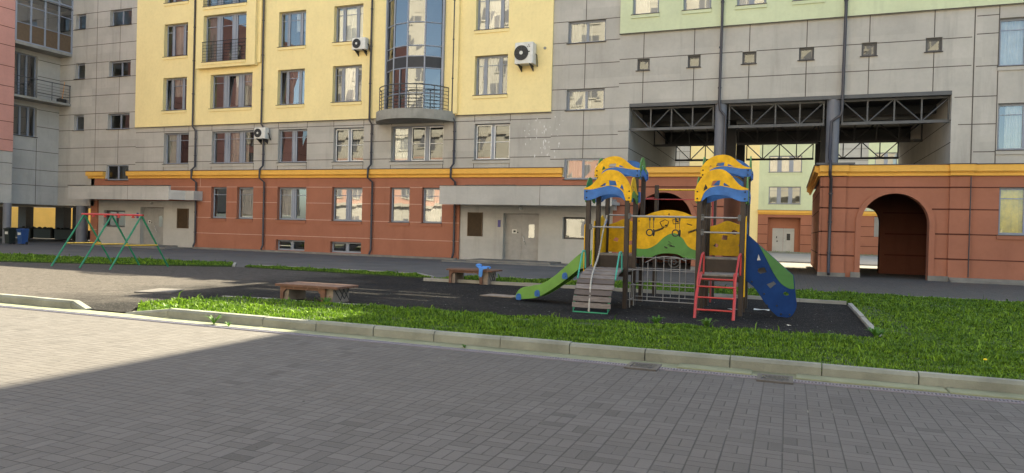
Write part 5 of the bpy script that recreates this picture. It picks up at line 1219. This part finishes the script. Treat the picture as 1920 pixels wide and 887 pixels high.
# rope
rp = MB(); base = smooth([(-3.79, RY[1]-.05, 0), (-3.79, RY[1]-.05, 0)])
P3 = [Vector((-3.80, 15.55, 1.98)), Vector((-3.79, 15.2, 1.62)), Vector((-3.76, 14.75, 1.12)), Vector((-3.72, 14.35, .93)), Vector((-3.68, 13.9, .66)), Vector((-3.63, 13.62, .28)), Vector((-3.62, 13.55, .05))]
def sm3(P, n=10):
    out = []
    for i in range(len(P)-1):
        p0, p1, p2, p3 = P[max(i-1, 0)], P[i], P[i+1], P[min(i+2, len(P)-1)]
        for k in range(n): t_ = k/n; out.append(.5*((2*p1)+(-p0+p2)*t_+(2*p0-5*p1+4*p2-p3)*t_*t_+(-p0+3*p1-3*p2+p3)*t_**3))
    return out+[P[-1]]
pp = sm3(P3, 16)
for s_ in range(3):
    strand = []; L_ = 0
    for i, p in enumerate(pp):
        if i: L_ += (p-pp[i-1]).length
        a = L_*70+s_*2*math.pi/3; strand.append(p+Vector((math.cos(a)*.012, 0, math.sin(a)*.012)))
    rp.tube(strand, .011, 6)
mk('rope', rp, 'rope', PL); mk('rope_sleeve', MB().tube([(-3.80, 15.52, 1.9), (-3.795, 15.35, 1.76)], .024, 8), 'blue_plastic', PL)
# climbing net of tubes between towers (two layers)
for y, xs_n, zs_n in ((14.88, [-3.05, -2.73, -2.4, -2.07, -1.76], [.2, .52, .84]), (15.62, [-2.98, -2.7, -2.36, -2.05, -1.8], [.22, .55, .84, 1.08])):
    nm = MB()
    for i, x in enumerate(xs_n): nm.tube([(x, y, zs_n[0]), (x, y, [.86, 1.0, 1.13, 1.12, .9][i] if y < 15 else 1.12)], .0085, 8)
    for z in zs_n: nm.tube([(TL[1]+.04, y, z), (TR[0]-.04, y, z)], .009, 8)
    if y < 15: nm.tube(smooth([(-3.05, .84), (-2.8, 1.0)]) and [(-2.78, y, 1.0), (-2.6, y, 1.1), (-2.4, y, 1.14), (-2.1, y, 1.12), (-1.95, y, 1.06)], .0085, 8)
    mk('climbing_grid', nm, 'chrome', PL)
# wheel-like spinner behind the grid
mk('spinner', MB().torus((-2.32, 15.75, 1.0), .12, .012, 'y').torus((-2.32, 15.75, 1.0), .05, .012, 'y').tube([(-2.75, 15.75, 1.08), (-2.5, 15.75, 1.02), (-2.2, 15.75, 1.0)], .01, 6), 'steel', PL)
# small side ladder by left tower
mk('side_ladder', MB().tube([(TL[1]+.06, 15.0, .02), (TL[1]+.06, 15.0, .5)], .012, 8).tube([(TL[1]+.06, 15.4, .02), (TL[1]+.06, 15.4, .5)], .012, 8).tube([(TL[1]+.06, 15.0, .5), (TL[1]+.06, 15.4, .5)], .012, 8).tube([(TL[1]+.06, 15.0, .2), (TL[1]+.06, 15.4, .2)], .012, 8), 'chrome', PL)
# wall bars / horizontal bar behind
HB = thing('pull_up_frame', 'brown posts with thin yellow bar and red tube frame behind the arched panel', 'exercise frame', (-2.5, 18.2, 0))
for x in (-3.25, -1.78): mk('post', MB().bbox(x-.05, x+.05, 18.65, 18.75, 0, 2.88, .008), 'post', HB)
mk('cross_bar', MB().tube([(-3.2, 18.7, 2.76), (-1.83, 18.7, 2.76)], .022, 8), 'yellow_tube', HB)
mk('red_frame', MB().tube([(-3.33, 17.45, 0), (-3.33, 17.45, 2.45), (-1.7, 17.45, 2.45), (-1.7, 17.45, 0)], .022, 8).tube([(-3.33, 17.45, 2.45), (-3.33, 18.7, 2.55)], .02, 8).tube([(-1.7, 17.45, 2.45), (-1.7, 18.7, 2.55)], .02, 8), 'red_tube', HB)
# ------------------------------------------------------------ drains, weeds, litter
def grate(x, label):
    t = thing('drain_grate', label, 'drain', (x, 8.5, 0), 'cast iron drain grates by the kerb')
    f = MB(); s = .19
    f.box(x-s, x+s, 8.30, 8.37, -.01, .02); f.box(x-s, x+s, 8.63, 8.70, -.01, .02); f.box(x-s, x-s+.05, 8.37, 8.63, -.01, .02); f.box(x+s-.05, x+s, 8.37, 8.63, -.01, .02)
    for k in range(9):
        a = x-s+.07+k*.03; f.box(a, a+.012, 8.37, 8.63, -.008, .017)
    f.torus((x, 8.5, .017), .11, .008, 'z', 20, 6); mk('grate_frame', f, 'iron', t)
    mk('drain_hole', MB().add([(x+.135*math.cos(k*math.pi/10), 8.5+.135*math.sin(k*math.pi/10), .0185) for k in range(20)], [tuple(range(20))]), 'black', t)
    g = MB()
    for k in range(4): a = x-.08+k*.048; g.box(a, a+.010, 8.41, 8.59, .019, .024)
    mk('grate_bar', g, 'iron', t)
grate(-1.58, 'square drain grate in the kerb gutter, left of the two'); grate(-.10, 'square drain grate in the kerb gutter, right of the two')
sl = MB()
for a, b in ((-1.2, -.35), (.12, 1.6), (1.62, 3.4)):
    sl.bbox(a, b, 8.57, 8.84, 0, .03, .01)
struct('gutter_slab', sl, 'apron')
def weed(x, y, h, label, n=9, seed=0, flower=False):
    t = thing('weed', label, 'weed', (x, y, 0)); rs = random.Random(seed); m_ = MB()
    for k in range(n*3):
        a = rs.uniform(0, 6.28); L_ = h*rs.uniform(.6, 1.2); w = L_*.07; d = Vector((math.cos(a), math.sin(a), 0)); s = Vector((-d.y, d.x, 0))*w; b = Vector((x, y, 0))
        p = [b, b+d*L_*.3+Vector((0, 0, L_*.5)), b+d*L_*.6+Vector((0, 0, L_*.8)), b+d*L_*.95+Vector((0, 0, L_*.75))]
        m_.add([p[0], p[1]-s, p[1]+s, p[2]-s*1.1, p[2]+s*1.1, p[3]], [(0, 1, 2), (1, 3, 4, 2), (3, 5, 4)])
    mk('leaves', m_, 'weed', t)
    if flower: mk('stem', MB().tube([(x, y, 0), (x, y, h*1.6)], .004, 5), 'weed', t); mk('flower', MB().sphere((x, y, h*1.6), .022, 10, 6, (1, 1, .5)), 'petal', t)
weed(-8.35, 8.66, .17, 'broad-leaved weed sprouting from the gutter in the sunlit left part', 8, 1)
weed(-8.0, 8.6, .08, 'tiny weed in the gutter just right of the broad-leaved one', 6, 2)
weed(-4.0, 8.62, .06, 'small weed in the gutter left of the drains', 9, 3)
weed(-2.1, 12.35, .2, 'tall weed at the mat edge in front of the plank ramp', 12, 4)
weed(-1.25, 12.4, .2, 'tall weed at the mat edge in front of the red ladder', 12, 5)
weed(2.25, 10.05, .12, 'yellow dandelion in the right lawn', 8, 6, True)
weed(-10.2, 9.5, .14, 'grass tuft at the tapered end of the kerb', 12, 7)
weed(1.35, 12.7, .2, 'bushy weed at the front right corner of the play surface', 14, 8)
weed(-8.6, 11.9, .16, 'weed clump at the foot of the near bench', 16, 9)
for i, (x, y, s_, lb) in enumerate(((-1.05, 15.9, .13, 'crumpled white paper under the right tower'), (-.5, 16.2, .16, 'torn white plastic scrap behind the blue panel'), (.05, 13.6, .035, 'tiny white scrap on the rubber right of the ladder'))):
    m_ = MB(); rs = random.Random(i)
    g_ = [(x+(u-.5)*s_*2, y+(v-.5)*s_, .02+rs.uniform(0, .03)) for u in (0, .33, .66, 1) for v in (0, .5, 1)]
    m_.add(g_, [(a*3+b, (a+1)*3+b, (a+1)*3+b+1, a*3+b+1) for a in range(3) for b in range(2)])
    o = mk('paper_scrap', m_, 'paper'); o['label'] = lb; o['category'] = 'litter'
m_ = MB(); rs = random.Random(11)
for k in range(260):
    x, y = rs.uniform(-9, 1), rs.uniform(12.6, 18.5); s_ = rs.uniform(.006, .018); a = rs.uniform(0, 3)
    m_.add([(x+s_*math.cos(a+j*2.09)*rs.uniform(.6, 1.2), y+s_*math.sin(a+j*2.09), .016) for j in range(3)], [(0, 1, 2)])
o = mk('debris', m_, 'paper'); o['kind'] = 'stuff'; o['category'] = 'debris'; o['label'] = 'tiny pale chips scattered over the black rubber surface'
